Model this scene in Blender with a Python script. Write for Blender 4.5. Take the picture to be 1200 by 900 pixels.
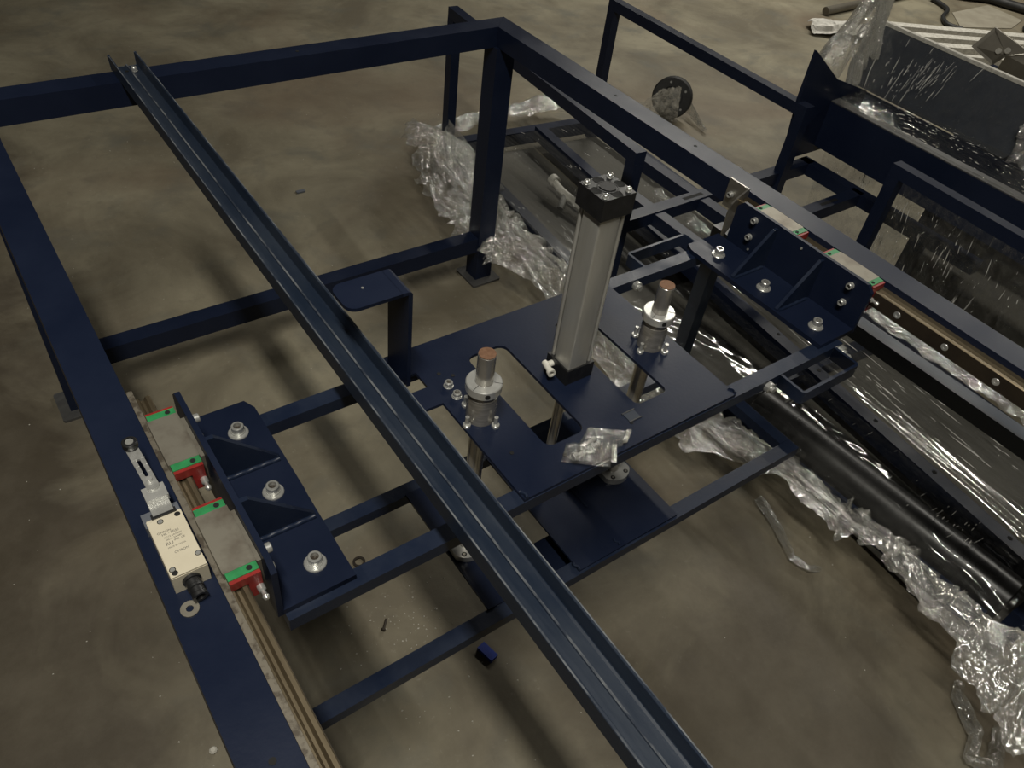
import bpy, bmesh, math, random
from mathutils import Vector, Matrix, noise

for o in list(bpy.data.objects):
    bpy.data.objects.remove(o, do_unlink=True)
SC = bpy.context.scene
COL = SC.collection
R = math.radians
rnd = random.Random(7)

# ------------------------------------------------------------------ camera
YAW, PITCH, ROLL, FPX, CAMH = R(40.986), R(43.603), R(8.627), 931.71, 1.75
fw = Vector((math.sin(YAW)*math.cos(PITCH), math.cos(YAW)*math.cos(PITCH), -math.sin(PITCH)))
rt0 = Vector((math.cos(YAW), -math.sin(YAW), 0))
up0 = rt0.cross(fw)
rt = math.cos(ROLL)*rt0 + math.sin(ROLL)*up0
up = -math.sin(ROLL)*rt0 + math.cos(ROLL)*up0
cd = bpy.data.cameras.new('camera')
cd.sensor_fit = 'HORIZONTAL'; cd.sensor_width = 36; cd.lens = FPX*36/1200
cd.clip_start = 0.05; cd.clip_end = 100
cam = bpy.data.objects.new('camera', cd); COL.objects.link(cam)
cam.matrix_world = Matrix(((rt.x, up.x, -fw.x, 0), (rt.y, up.y, -fw.y, 0), (rt.z, up.z, -fw.z, CAMH), (0, 0, 0, 1)))
SC.camera = cam

# ------------------------------------------------------------------ world, lamps, exposure
W = bpy.data.worlds.new('hall_ambient'); SC.world = W; W.use_nodes = True
W.node_tree.nodes['Background'].inputs[0].default_value = (1.0, 0.95, 0.86, 1)
W.node_tree.nodes['Background'].inputs[1].default_value = 0.016


def lamp_row(x, y, z, ln, wd, energy, color=(1.0, 0.96, 0.86)):
    l = bpy.data.lights.new('ceiling_tube_lamp', 'AREA'); l.shape = 'RECTANGLE'
    l.size = wd; l.size_y = ln; l.energy = energy; l.color = color
    o = bpy.data.objects.new('ceiling_tube_lamp', l); COL.objects.link(o); o.location = (x, y, z)
    return o


lamp_row(-0.40, -0.4, 4.2, 1.8, 0.20, 128)
lamp_row(5.6, 4.4, 4.2, 3.0, 0.06, 165)
lamp_row(6.6, 1.0, 4.2, 3.0, 0.06, 80)
SC.view_settings.view_transform = 'Standard'
SC.view_settings.look = 'None'
SC.view_settings.gamma = 1
SC.view_settings.use_curve_mapping = False
SC.view_settings.exposure = 0.02

# ------------------------------------------------------------------ materials
MATS = {}


def nodes_mat(name):
    m = bpy.data.materials.new(name); m.use_nodes = True
    nt = m.node_tree; nt.nodes.clear()
    out = nt.nodes.new('ShaderNodeOutputMaterial')
    MATS[name] = m
    return m, nt, out


def N(nt, t, **kw):
    n = nt.nodes.new(t)
    for k, v in kw.items():
        if k.startswith('i_'):
            n.inputs[k[2:].replace('_', ' ')].default_value = v
        else:
            setattr(n, k, v)
    return n


def coord(nt, scale=(1, 1, 1)):
    g = nt.nodes.new('ShaderNodeNewGeometry'); mp = nt.nodes.new('ShaderNodeMapping')
    mp.inputs['Scale'].default_value = scale
    nt.links.new(g.outputs['Position'], mp.inputs['Vector'])
    return mp.outputs['Vector']


def surf(name, col, col2=None, rough=0.5, metal=0.0, nscale=8.0, detail=4, bump=0.0, bscale=120, stretch=(1, 1, 1),
         spec=0.5, rough2=None, coat=0.0, lo=0.35, hi=0.65):
    m, nt, out = nodes_mat(name)
    b = N(nt, 'ShaderNodeBsdfPrincipled'); L = nt.links.new
    b.inputs['Base Color'].default_value = (*col, 1)
    b.inputs['Roughness'].default_value = rough; b.inputs['Metallic'].default_value = metal
    b.inputs['Specular IOR Level'].default_value = spec
    b.inputs['Coat Weight'].default_value = coat; b.inputs['Coat Roughness'].default_value = 0.15
    v = coord(nt, stretch)
    if col2 is not None or rough2 is not None:
        nz = N(nt, 'ShaderNodeTexNoise'); nz.inputs['Scale'].default_value = nscale; nz.inputs['Detail'].default_value = detail
        nz.inputs['Roughness'].default_value = 0.6
        L(v, nz.inputs['Vector'])
        mr = N(nt, 'ShaderNodeMapRange'); mr.inputs['From Min'].default_value = lo; mr.inputs['From Max'].default_value = hi
        L(nz.outputs['Fac'], mr.inputs['Value'])
        if col2 is not None:
            mx = N(nt, 'ShaderNodeMix', data_type='RGBA')
            mx.inputs['A'].default_value = (*col, 1); mx.inputs['B'].default_value = (*col2, 1)
            L(mr.outputs['Result'], mx.inputs['Factor']); L(mx.outputs['Result'], b.inputs['Base Color'])
        if rough2 is not None:
            m2 = N(nt, 'ShaderNodeMapRange'); m2.inputs['To Min'].default_value = rough; m2.inputs['To Max'].default_value = rough2
            L(mr.outputs['Result'], m2.inputs['Value']); L(m2.outputs['Result'], b.inputs['Roughness'])
    if bump:
        nb = N(nt, 'ShaderNodeTexNoise'); nb.inputs['Scale'].default_value = bscale; nb.inputs['Detail'].default_value = 3
        L(v, nb.inputs['Vector'])
        bp = N(nt, 'ShaderNodeBump'); bp.inputs['Strength'].default_value = bump; bp.inputs['Distance'].default_value = 0.002
        L(nb.outputs['Fac'], bp.inputs['Height']); L(bp.outputs['Normal'], b.inputs['Normal'])
    L(b.outputs['BSDF'], out.inputs['Surface'])
    return m


surf('navy_paint', (0.0072, 0.0114, 0.0275), (0.0098, 0.0150, 0.034), rough=0.30, rough2=0.42, nscale=5, bump=0.06, bscale=160, spec=0.22)
surf('navy_worn', (0.0082, 0.0138, 0.032), (0.0135, 0.0210, 0.042), rough=0.30, rough2=0.5, nscale=9, bump=0.12, bscale=140, spec=0.3)
surf('navy_scuffed', (0.0120, 0.0195, 0.036), (0.022, 0.031, 0.048), rough=0.32, rough2=0.5, nscale=16, bump=0.12, bscale=140, spec=0.5, stretch=(1, .3, 1))
surf('navy_dusty', (0.024, 0.031, 0.047), (0.036, 0.043, 0.058), rough=0.5, rough2=0.65, nscale=14, bump=0.1)
surf('plate_steel', (0.055, 0.055, 0.056), (0.085, 0.083, 0.08), rough=0.55, metal=0.2, nscale=20)
surf('zinc', (0.68, 0.68, 0.65), (0.54, 0.54, 0.51), rough=0.26, metal=0.65, nscale=90, bump=0.08, bscale=260)
surf('aluminium', (0.52, 0.51, 0.47), (0.44, 0.43, 0.39), rough=0.32, metal=0.45, nscale=30, stretch=(1, 1, 0.15))
surf('machined', (0.72, 0.72, 0.69), (0.62, 0.62, 0.59), rough=0.24, metal=0.6, nscale=60)
surf('turned_steel', (0.46, 0.44, 0.40), (0.33, 0.31, 0.28), rough=0.26, metal=0.6, nscale=40, stretch=(1, 1, 6))
surf('shaft_steel', (0.48, 0.46, 0.42), (0.38, 0.36, 0.33), rough=0.2, metal=0.7, nscale=30)
surf('rusty_end', (0.17, 0.085, 0.045), (0.24, 0.13, 0.075), rough=0.65, metal=0.3, nscale=160)
surf('rail_steel', (0.125, 0.098, 0.060), (0.21, 0.17, 0.11), rough=0.34, metal=0.75, nscale=26, stretch=(1, 0.12, 1), rough2=0.5)
surf('rail_pale', (0.18, 0.16, 0.125), (0.085, 0.07, 0.052), rough=0.55, metal=0.35, nscale=70, lo=0.5, hi=0.62)
surf('rail_dark', (0.034, 0.025, 0.016), (0.022, 0.016, 0.011), rough=0.5, metal=0.2, nscale=20)
surf('block_steel', (0.27, 0.25, 0.205), (0.17, 0.145, 0.115), rough=0.48, metal=0.55, nscale=22, lo=0.45, hi=0.7)
surf('green_plastic', (0.03, 0.26, 0.085), (0.022, 0.19, 0.062), rough=0.45, nscale=60)
surf('red_plastic', (0.30, 0.024, 0.020), (0.20, 0.016, 0.014), rough=0.42, nscale=60)
surf('black_plastic', (0.010, 0.010, 0.0105), (0.016, 0.016, 0.017), rough=0.42, nscale=60, bump=0.08, bscale=300)
surf('hole_black', (0.004, 0.004, 0.004), rough=0.8)
surf('beige_plastic', (0.60, 0.545, 0.42), (0.56, 0.505, 0.385), rough=0.45, nscale=30)
surf('grey_plastic', (0.095, 0.105, 0.125), (0.12, 0.13, 0.15), rough=0.5, nscale=30)
surf('print_grey', (0.12, 0.11, 0.095), rough=0.7)
surf('white_plastic', (0.72, 0.70, 0.63), (0.63, 0.61, 0.54), rough=0.35, nscale=40)
surf('blue_plastic', (0.018, 0.045, 0.30), (0.014, 0.034, 0.24), rough=0.4, nscale=60)
surf('stainless', (0.40, 0.385, 0.35), (0.32, 0.305, 0.275), rough=0.33, metal=0.85, nscale=18, stretch=(1, 1, 4))
surf('sheet_grey', (0.092, 0.088, 0.076), (0.135, 0.129, 0.112), rough=0.6, rough2=0.75, metal=0.0, nscale=5, spec=0.25)
surf('belt_black', (0.010, 0.010, 0.010), (0.018, 0.0175, 0.017), rough=0.26, rough2=0.42, nscale=6, bump=0.2, bscale=30)
surf('rubber_black', (0.012, 0.012, 0.012), (0.02, 0.02, 0.02), rough=0.55, nscale=30)
surf('cloth_white', (0.60, 0.58, 0.53), (0.45, 0.435, 0.40), rough=0.9, nscale=25)
surf('foam_white', (0.62, 0.60, 0.54), (0.42, 0.40, 0.35), rough=0.6, nscale=60, bump=0.6, bscale=70)
surf('cardboard', (0.30, 0.275, 0.215), (0.24, 0.215, 0.165), rough=0.8, nscale=8)
surf('brown_metal', (0.17, 0.155, 0.125), (0.13, 0.118, 0.095), rough=0.42, metal=0.4, nscale=10)
surf('crumb', (0.52, 0.50, 0.44), (0.34, 0.32, 0.27), rough=0.7, nscale=90)


def floor_mat():
    m, nt, out = nodes_mat('concrete'); L = nt.links.new
    b = N(nt, 'ShaderNodeBsdfPrincipled')
    v = coord(nt)

    def nz(scale, det, rough=0.6, dist=0.0, st=None):
        n = N(nt, 'ShaderNodeTexNoise'); n.inputs['Scale'].default_value = scale; n.inputs['Detail'].default_value = det
        n.inputs['Roughness'].default_value = rough; n.inputs['Distortion'].default_value = dist
        if st:
            L(coord(nt, st), n.inputs['Vector'])
        else:
            L(v, n.inputs['Vector'])
        return n.outputs['Fac']

    def mr(s, a, c, t0=0, t1=1):
        n = N(nt, 'ShaderNodeMapRange'); n.inputs['From Min'].default_value = a; n.inputs['From Max'].default_value = c
        n.inputs['To Min'].default_value = t0; n.inputs['To Max'].default_value = t1
        L(s, n.inputs['Value']); return n.outputs['Result']

    def mix(f, a, c, mode='MIX'):
        n = N(nt, 'ShaderNodeMix', data_type='RGBA', blend_type=mode)
        if isinstance(f, float): n.inputs['Factor'].default_value = f
        else: L(f, n.inputs['Factor'])
        for k, s in (('A', a), ('B', c)):
            if isinstance(s, tuple): n.inputs[k].default_value = (*s, 1)
            else: L(s, n.inputs[k])
        return n.outputs['Result']
    c = mix(mr(nz(1.9, 7, 0.62, 0.5), .36, .66), (0.135, 0.117, 0.082), (0.262, 0.236, 0.168))
    c = mix(mr(nz(4.2, 6, 0.6, 0.3), .52, .72, 0, .75), c, (0.125, 0.122, 0.100))
    c = mix(mr(nz(0.9, 5, 0.55, 0.6), .50, .66, 0, .6), c, (0.15, 0.112, 0.076))
    c = mix(mr(nz(14, 6, 0.7), .55, .78, 0, .5), c, (0.112, 0.100, 0.076))
    c = mix(mr(nz(55, 4, 0.7), .62, .75, 0, .5), c, (0.32, 0.295, 0.235))
    c = mix(mr(nz(9, 5, 0.75, 1.2, (1, 7, 1)), .66, .72, 0, .28), c, (0.36, 0.335, 0.275))
    c = mix(mr(nz(7, 5, 0.75, 1.2, (6, 1, 1)), .67, .72, 0, .22), c, (0.36, 0.335, 0.275))
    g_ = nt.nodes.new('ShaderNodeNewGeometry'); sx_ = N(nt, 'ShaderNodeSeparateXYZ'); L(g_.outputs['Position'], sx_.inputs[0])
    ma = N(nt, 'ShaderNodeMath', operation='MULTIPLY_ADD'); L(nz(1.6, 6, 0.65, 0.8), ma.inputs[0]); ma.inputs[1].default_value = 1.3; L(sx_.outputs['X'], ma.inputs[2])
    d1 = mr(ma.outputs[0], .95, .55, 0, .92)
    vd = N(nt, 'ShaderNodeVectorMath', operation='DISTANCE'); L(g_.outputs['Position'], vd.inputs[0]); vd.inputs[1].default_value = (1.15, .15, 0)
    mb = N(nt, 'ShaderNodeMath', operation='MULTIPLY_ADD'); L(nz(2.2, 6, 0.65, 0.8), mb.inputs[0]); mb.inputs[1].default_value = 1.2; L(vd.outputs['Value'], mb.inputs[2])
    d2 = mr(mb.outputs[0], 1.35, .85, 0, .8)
    mm = N(nt, 'ShaderNodeMath', operation='MAXIMUM'); L(d1, mm.inputs[0]); L(d2, mm.inputs[1]); dirt_shade = mm.outputs[0]  # brown dirt; the left mask also paints in shade and vignette
    c = mix(dirt_shade, c, mix(mr(nz(5, 6, .65), .4, .65), (0.056, 0.045, 0.031), (0.088, 0.074, 0.054)))
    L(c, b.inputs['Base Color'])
    L(mr(nz(3, 5), .3, .7, .48, .72), b.inputs['Roughness'])
    b.inputs['Specular IOR Level'].default_value = 0.35
    bp = N(nt, 'ShaderNodeBump'); bp.inputs['Strength'].default_value = 0.25; bp.inputs['Distance'].default_value = 0.003
    L(nz(40, 6, 0.7), bp.inputs['Height']); L(bp.outputs['Normal'], b.inputs['Normal'])
    L(b.outputs['BSDF'], out.inputs['Surface'])


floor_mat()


def film_mat(name, clear=0.6, var=0.35, scale=16, bump=0.9, gloss_rough=0.07, tint=(0.80, 0.79, 0.74), stretch=(1, 1, 1), dif=0.35, sparse=None, bdist=.02):
    """thin clear stretch film: see-through, with glossy creases and a little milky scatter"""
    m, nt, out = nodes_mat(name); L = nt.links.new
    v = coord(nt, stretch)
    n1 = N(nt, 'ShaderNodeTexNoise'); n1.inputs['Scale'].default_value = scale; n1.inputs['Detail'].default_value = 5
    n1.inputs['Roughness'].default_value = 0.6; n1.inputs['Distortion'].default_value = 0.8
    L(v, n1.inputs['Vector'])
    n2 = N(nt, 'ShaderNodeTexVoronoi', feature='DISTANCE_TO_EDGE'); n2.inputs['Scale'].default_value = scale*1.6
    L(v, n2.inputs['Vector'])
    ad = N(nt, 'ShaderNodeMath', operation='ADD'); L(n1.outputs['Fac'], ad.inputs[0]); L(n2.outputs['Distance'], ad.inputs[1])
    bp = N(nt, 'ShaderNodeBump'); bp.inputs['Strength'].default_value = bump; bp.inputs['Distance'].default_value = bdist
    if sparse is None:
        L(ad.outputs[0], bp.inputs['Height'])
    else:
        sp = N(nt, 'ShaderNodeMapRange'); sp.inputs['From Min'].default_value = sparse; sp.inputs['From Max'].default_value = sparse+.16
        L(n1.outputs['Fac'], sp.inputs['Value']); L(sp.outputs['Result'], bp.inputs['Height'])
    tr = N(nt, 'ShaderNodeBsdfTransparent'); tr.inputs[0].default_value = (0.97, 0.97, 0.96, 1)
    gl = N(nt, 'ShaderNodeBsdfGlossy'); gl.inputs['Color'].default_value = (0.92, 0.92, 0.90, 1); gl.inputs['Roughness'].default_value = gloss_rough
    L(bp.outputs['Normal'], gl.inputs['Normal'])
    df = N(nt, 'ShaderNodeBsdfDiffuse'); df.inputs['Color'].default_value = (*tint, 1); L(bp.outputs['Normal'], df.inputs['Normal'])
    tl = N(nt, 'ShaderNodeBsdfTranslucent'); tl.inputs['Color'].default_value = (*tint, 1)
    m0 = N(nt, 'ShaderNodeMixShader'); m0.inputs[0].default_value = 0.45; L(df.outputs[0], m0.inputs[1]); L(tl.outputs[0], m0.inputs[2])
    m1 = N(nt, 'ShaderNodeMixShader'); m1.inputs[0].default_value = dif; L(gl.outputs[0], m1.inputs[1]); L(m0.outputs[0], m1.inputs[2])
    n3 = N(nt, 'ShaderNodeTexNoise'); n3.inputs['Scale'].default_value = scale*0.7; n3.inputs['Detail'].default_value = 4
    L(v, n3.inputs['Vector'])
    mr = N(nt, 'ShaderNodeMapRange'); mr.inputs['From Min'].default_value = 0.3; mr.inputs['From Max'].default_value = 0.7
    mr.inputs['To Min'].default_value = 1-clear-var/2; mr.inputs['To Max'].default_value = 1-clear+var/2
    L(n3.outputs['Fac'], mr.inputs['Value'])
    m2 = N(nt, 'ShaderNodeMixShader'); L(mr.outputs['Result'], m2.inputs[0]); L(tr.outputs[0], m2.inputs[1]); L(m1.outputs[0], m2.inputs[2])
    L(m2.outputs[0], out.inputs['Surface'])
    return m


film_mat('film_crumpled', clear=0.42, var=0.6, scale=5, bump=0.6, bdist=.006, stretch=(16, 7, 12), gloss_rough=0.09, dif=0.30)
film_mat('film_dense', clear=0.34, var=0.5, scale=5, bump=0.6, bdist=.006, stretch=(12, 12, 8), gloss_rough=0.09, dif=0.38)
film_mat('film_sheet', clear=0.82, var=0.18, scale=5, bump=0.8, bdist=.005, stretch=(26, 2.4, 26), gloss_rough=0.06, dif=0.24, sparse=0.67)
film_mat('film_trough', clear=0.80, var=0.2, scale=5, bump=0.9, bdist=.006, stretch=(20, 6.0, 20), gloss_rough=0.05, dif=0.14, sparse=0.55)
film_mat('film_roller', clear=0.90, var=0.12, scale=5, bump=0.8, bdist=.004, stretch=(12, 18, 12), gloss_rough=0.07, dif=0.12, sparse=0.66)
surf('film_crease', (0.80, 0.79, 0.75), (0.62, 0.61, 0.57), rough=0.16, nscale=40, spec=0.9)  # white of layered film, so pale that the colour stands in for glints
film_mat('film_bag', clear=0.80, var=0.22, scale=60, bump=0.6, bdist=.004, gloss_rough=0.08, dif=0.22)
film_mat('film_tight', clear=0.80, var=0.2, scale=5, bump=1.0, bdist=.008, gloss_rough=0.08, stretch=(13, 13, 5), dif=0.18, sparse=0.52)
film_mat('film_panel', clear=0.84, var=0.16, scale=5, bump=1.0, bdist=.006, gloss_rough=0.08, stretch=(14, 18, 9), dif=0.12, sparse=0.60)


# ------------------------------------------------------------------ object helpers
def link(o, parent=None):
    COL.objects.link(o)
    if parent is not None:
        o.parent = parent
    return o


def wloc(o):
    v = Vector(o.location)
    while o.parent is not None:
        o = o.parent; v += Vector(o.location)
    return v


def thing(name, label, cat, loc, group=None):
    o = bpy.data.objects.new(name, None); o.empty_display_size = 0.05
    o.location = loc; o['label'] = label; o['category'] = cat
    if group: o['group'] = group
    return link(o)


def tag(o, label, cat, group=None, kind=None):
    o['label'] = label; o['category'] = cat
    if group: o['group'] = group
    if kind: o['kind'] = kind
    return o


def put(name, me, mat, parent=None, center=True, smooth=False):
    """mesh data given in world coordinates: centre its origin, link it under parent"""
    c = Vector((0, 0, 0))
    if center and len(me.vertices):
        lo = Vector((min(v.co[i] for v in me.vertices) for i in range(3)))
        hi = Vector((max(v.co[i] for v in me.vertices) for i in range(3)))
        c = Vector(((lo.x+hi.x)/2, (lo.y+hi.y)/2, lo.z))
        me.transform(Matrix.Translation(-c))
    me.materials.clear(); me.materials.append(MATS[mat])
    if smooth:
        me.polygons.foreach_set('use_smooth', [True]*len(me.polygons))
    o = bpy.data.objects.new(name, me)
    o.location = c - (wloc(parent) if parent is not None else Vector((0, 0, 0)))
    return link(o, parent)


def from_bm(bm, bevel=0.0, seg=2, ang=40):
    if bevel:
        es = [e for e in bm.edges if len(e.link_faces) == 2 and e.calc_face_angle(0) > R(ang)]
        bmesh.ops.bevel(bm, geom=es, offset=bevel, segments=seg, profile=0.5, affect='EDGES', clamp_overlap=True)
    bmesh.ops.recalc_face_normals(bm, faces=bm.faces)
    me = bpy.data.meshes.new('m'); bm.to_mesh(me); bm.free()
    return me


def autosmooth(me, ang=35):
    bm = bmesh.new(); bm.from_mesh(me)
    for f in bm.faces: f.smooth = True
    for e in bm.edges:
        e.smooth = not (len(e.link_faces) == 2 and e.calc_face_angle(0) > R(ang))
    bm.to_mesh(me); bm.free()
    return me


def add_box(bm, x0, x1, y0, y1, z0, z1):
    vs = [bm.verts.new(p) for p in ((x0, y0, z0), (x1, y0, z0), (x1, y1, z0), (x0, y1, z0), (x0, y0, z1), (x1, y0, z1), (x1, y1, z1), (x0, y1, z1))]
    for f in ((0, 3, 2, 1), (4, 5, 6, 7), (0, 1, 5, 4), (1, 2, 6, 5), (2, 3, 7, 6), (3, 0, 4, 7)):
        bm.faces.new([vs[i] for i in f])


def box(name, x0, x1, y0, y1, z0, z1, mat, parent=None, bevel=0.002, seg=2):
    bm = bmesh.new(); add_box(bm, x0, x1, y0, y1, z0, z1)
    return put(name, autosmooth(from_bm(bm, bevel, seg), 20), mat, parent)


def frame_axes(d, upv=(0, 0, 1)):
    d = Vector(d).normalized(); u = Vector(upv)
    if abs(d.dot(u)) > 0.98: u = Vector((0, 1, 0))
    s = d.cross(u).normalized(); t = s.cross(d).normalized()
    return d, s, t


def bar(name, p0, p1, w, h, mat, parent=None, bevel=0.004, top=True, seg=2):
    """square tube between two points; points run along the middle of the top face (top=True) or along the axis"""
    p0, p1 = Vector(p0), Vector(p1)
    d, s, t = frame_axes(p1-p0)
    a0 = -h if top else -h/2; a1 = 0 if top else h/2
    bm = bmesh.new(); vs = []
    for p in (p0, p1):
        for (i, j) in ((-w/2, a0), (w/2, a0), (w/2, a1), (-w/2, a1)):
            vs.append(bm.verts.new(p+s*i+t*j))
    for f in ((3, 2, 1, 0), (4, 5, 6, 7), (0, 1, 5, 4), (1, 2, 6, 5), (2, 3, 7, 6), (3, 0, 4, 7)):
        bm.faces.new([vs[i] for i in f])
    return put(name, autosmooth(from_bm(bm, bevel, seg), 20), mat, parent)


def add_lathe(bm, c, axis, prof, n=24):
    """prof: list of (radius, distance along axis)"""
    c = Vector(c); d, s, t = frame_axes(axis)
    rings = []
    for r, h in prof:
        if r < 1e-6:
            rings.append([bm.verts.new(c+d*h)])
        else:
            rings.append([bm.verts.new(c+d*h+(s*math.cos(2*math.pi*k/n)+t*math.sin(2*math.pi*k/n))*r) for k in range(n)])
    for a, b in zip(rings, rings[1:]):
        for k in range(n):
            k2 = (k+1) % n
            if len(a) == 1 and len(b) == 1: continue
            if len(a) == 1: bm.faces.new((a[0], b[k], b[k2]))
            elif len(b) == 1: bm.faces.new((a[k], a[k2], b[0]))
            else: bm.faces.new((a[k], a[k2], b[k2], b[k]))


def lathe(name, c, axis, prof, mat, parent=None, n=24, ang=35):
    bm = bmesh.new(); add_lathe(bm, c, axis, prof, n)
    return put(name, autosmooth(from_bm(bm), ang), mat, parent)


def cyl(name, p0, p1, r, mat, parent=None, n=24, ch=0.0):
    p0, p1 = Vector(p0), Vector(p1); L = (p1-p0).length
    prof = [(0, 0), (r-ch, 0), (r, ch), (r, L-ch), (r-ch, L), (0, L)] if ch else [(0, 0), (r, 0), (r, L), (0, L)]
    return lathe(name, p0, p1-p0, prof, mat, parent, n)


def rrect(x0, x1, y0, y1, r=0.0, n=5, corners=(1, 1, 1, 1)):
    """rounded rectangle outline, corners: (x0y0, x1y0, x1y1, x0y1)"""
    pts = []
    for (cx, cy, a0, on) in ((x0, y0, 180, corners[0]), (x1, y0, 270, corners[1]), (x1, y1, 0, corners[2]), (x0, y1, 90, corners[3])):
        if not on or r == 0:
            pts.append((cx, cy)); continue
        ox = cx+r if cx == x0 else cx-r; oy = cy+r if cy == y0 else cy-r
        for k in range(n+1):
            a = R(a0+90*k/n); pts.append((ox+r*math.cos(a), oy+r*math.sin(a)))
    return pts


def poly_mesh(outer, holes, z0, z1):
    """flat plate with holes (filled 2D curve, extruded)"""
    cu = bpy.data.curves.new('c', 'CURVE'); cu.dimensions = '2D'; cu.fill_mode = 'BOTH'; cu.extrude = (z1-z0)/2
    for pts in [outer]+list(holes):
        sp = cu.splines.new('POLY'); sp.points.add(len(pts)-1)
        for p, q in zip(sp.points, pts): p.co = (q[0], q[1], 0, 1)
        sp.use_cyclic_u = True
    ob = bpy.data.objects.new('c', cu); COL.objects.link(ob)
    dg = bpy.context.evaluated_depsgraph_get()
    me = bpy.data.meshes.new_from_object(ob.evaluated_get(dg))
    bpy.data.objects.remove(ob); bpy.data.curves.remove(cu)
    me.transform(Matrix.Translation((0, 0, (z0+z1)/2)))
    return me


def plate(name, outer, z0, z1, mat, parent=None, holes=(), xf=None):
    me = poly_mesh(outer, holes, z0, z1)
    if xf is not None: me.transform(xf)
    return put(name, me, mat, parent)


def prism(name, pts, d, mat, parent=None, bevel=0.0):
    """polygon of 3D points swept along vector d"""
    d = Vector(d); bm = bmesh.new()
    a = [bm.verts.new(Vector(p)) for p in pts]; b = [bm.verts.new(Vector(p)+d) for p in pts]
    bm.faces.new(a); bm.faces.new(b[::-1]); n = len(a)
    for i in range(n): bm.faces.new((a[i], b[i], b[(i+1) % n], a[(i+1) % n]))
    return put(name, from_bm(bm, bevel), mat, parent)


def sweep(name, pts, r, mat, parent=None, n=8, sub=6):
    """round rope or cable through points (Catmull-Rom)"""
    P = [Vector(p) for p in pts]; path = []
    for i in range(len(P)-1):
        p0 = P[max(i-1, 0)]; p1 = P[i]; p2 = P[i+1]; p3 = P[min(i+2, len(P)-1)]
        for k in range(sub):
            t = k/sub
            path.append(0.5*((2*p1)+(p2-p0)*t+(2*p0-5*p1+4*p2-p3)*t*t+(3*p1-p0-3*p2+p3)*t**3))
    path.append(P[-1]); bm = bmesh.new(); prev = None
    for i, p in enumerate(path):
        d, s, t = frame_axes(path[min(i+1, len(path)-1)]-path[max(i-1, 0)])
        ring = [bm.verts.new(p+(s*math.cos(2*math.pi*k/n)+t*math.sin(2*math.pi*k/n))*r) for k in range(n)]
        if prev:
            for k in range(n): bm.faces.new((prev[k], prev[(k+1) % n], ring[(k+1) % n], ring[k]))
        else: bm.faces.new(ring[::-1])
        prev = ring
    bm.faces.new(prev)
    return put(name, autosmooth(from_bm(bm), 60), mat, parent)


def copy_part(src, parent, loc_world, rot=None, name=None):
    o = src.copy(); o.parent = parent; COL.objects.link(o)
    o.location = Vector(loc_world) - wloc(parent)
    if rot is not None: o.rotation_euler = rot
    for ch in list(src.children):
        c = ch.copy(); c.parent = o; COL.objects.link(c)
    return o


# ------------------------------------------------------------------ fasteners (shared meshes, axis +z, base at origin)
def bolt_mesh(rw, hw, rh, hh, hexhead=False):
    bm = bmesh.new()
    add_lathe(bm, (0, 0, 0), (0, 0, 1), [(0, 0), (rw, 0), (rw, hw*.6), (rw-.001, hw), (rh*1.12, hw), (rh*1.12, hw*2.0), (rh, hw*2.0), (rh, hw*2+hh-.001), (rh-.001, hw*2+hh), (rh*.62, hw*2+hh), (rh*.60, hw*2+hh*.35), (0, hw*2+hh*.35)], 18)
    me = autosmooth(from_bm(bm), 35)
    for f in me.polygons:
        if math.hypot(f.center.x, f.center.y) < rh*.5 and f.center.z > hw*2+hh*.2: f.material_index = 1
    return me


def hex_mesh(r, h, stud_r=0, stud_h=0):
    bm = bmesh.new()
    add_lathe(bm, (0, 0, 0), (0, 0, 1), [(0, 0), (r, 0), (r, h*.9), (r*.9, h), (stud_r or r*.4, h), (stud_r or r*.4, h+stud_h if stud_h else h*.7), (0, h+stud_h if stud_h else h*.7)], 6 if not stud_h else 12)
    return autosmooth(from_bm(bm), 30)


ME_BOLT = bolt_mesh(0.0155, 0.0028, 0.0095, 0.011)
ME_CAP = bolt_mesh(0.0072, 0.0008, 0.0068, 0.0085)
ME_SMALL = bolt_mesh(0.0052, 0.001, 0.0042, 0.004)
ME_HEX = hex_mesh(0.0105, 0.010, 0.006, 0.006)
ME_STUD = hex_mesh(0.0068, 0.0055, 0.0036, 0.016)
for me in (ME_BOLT, ME_CAP, ME_SMALL, ME_HEX, ME_STUD): me.materials.append(MATS['zinc']); me.materials.append(MATS['rail_dark'])


def fast(name, me, at, axis=(0, 0, 1), parent=None):
    o = bpy.data.objects.new(name, me)
    o.rotation_mode = 'QUATERNION'
    o.rotation_quaternion = Vector((0, 0, 1)).rotation_difference(Vector(axis).normalized())
    o.location = Vector(at) - (wloc(parent) if parent is not None else Vector((0, 0, 0)))
    return link(o, parent)


# ================================================================== SETTING: floor
bm = bmesh.new()
vs = [bm.verts.new(p) for p in ((-6, -5, 0), (14, -5, 0), (14, 14, 0), (-6, 14, 0))]
bm.faces.new(vs)
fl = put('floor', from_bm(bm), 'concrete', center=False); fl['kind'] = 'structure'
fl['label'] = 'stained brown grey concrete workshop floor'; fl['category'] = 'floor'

# ================================================================== MAIN TABLE FRAME
TOP = 0.90; LX0, LX1 = 0.024, 0.085; RX0, RX1 = 1.404, 1.466; YB0, YB1 = 1.911, 1.973; YN = -0.75
mf = thing('table_frame', 'navy welded steel table frame with side rails and legs standing on the floor', 'frame', (0.745, 0.6, 0))


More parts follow.
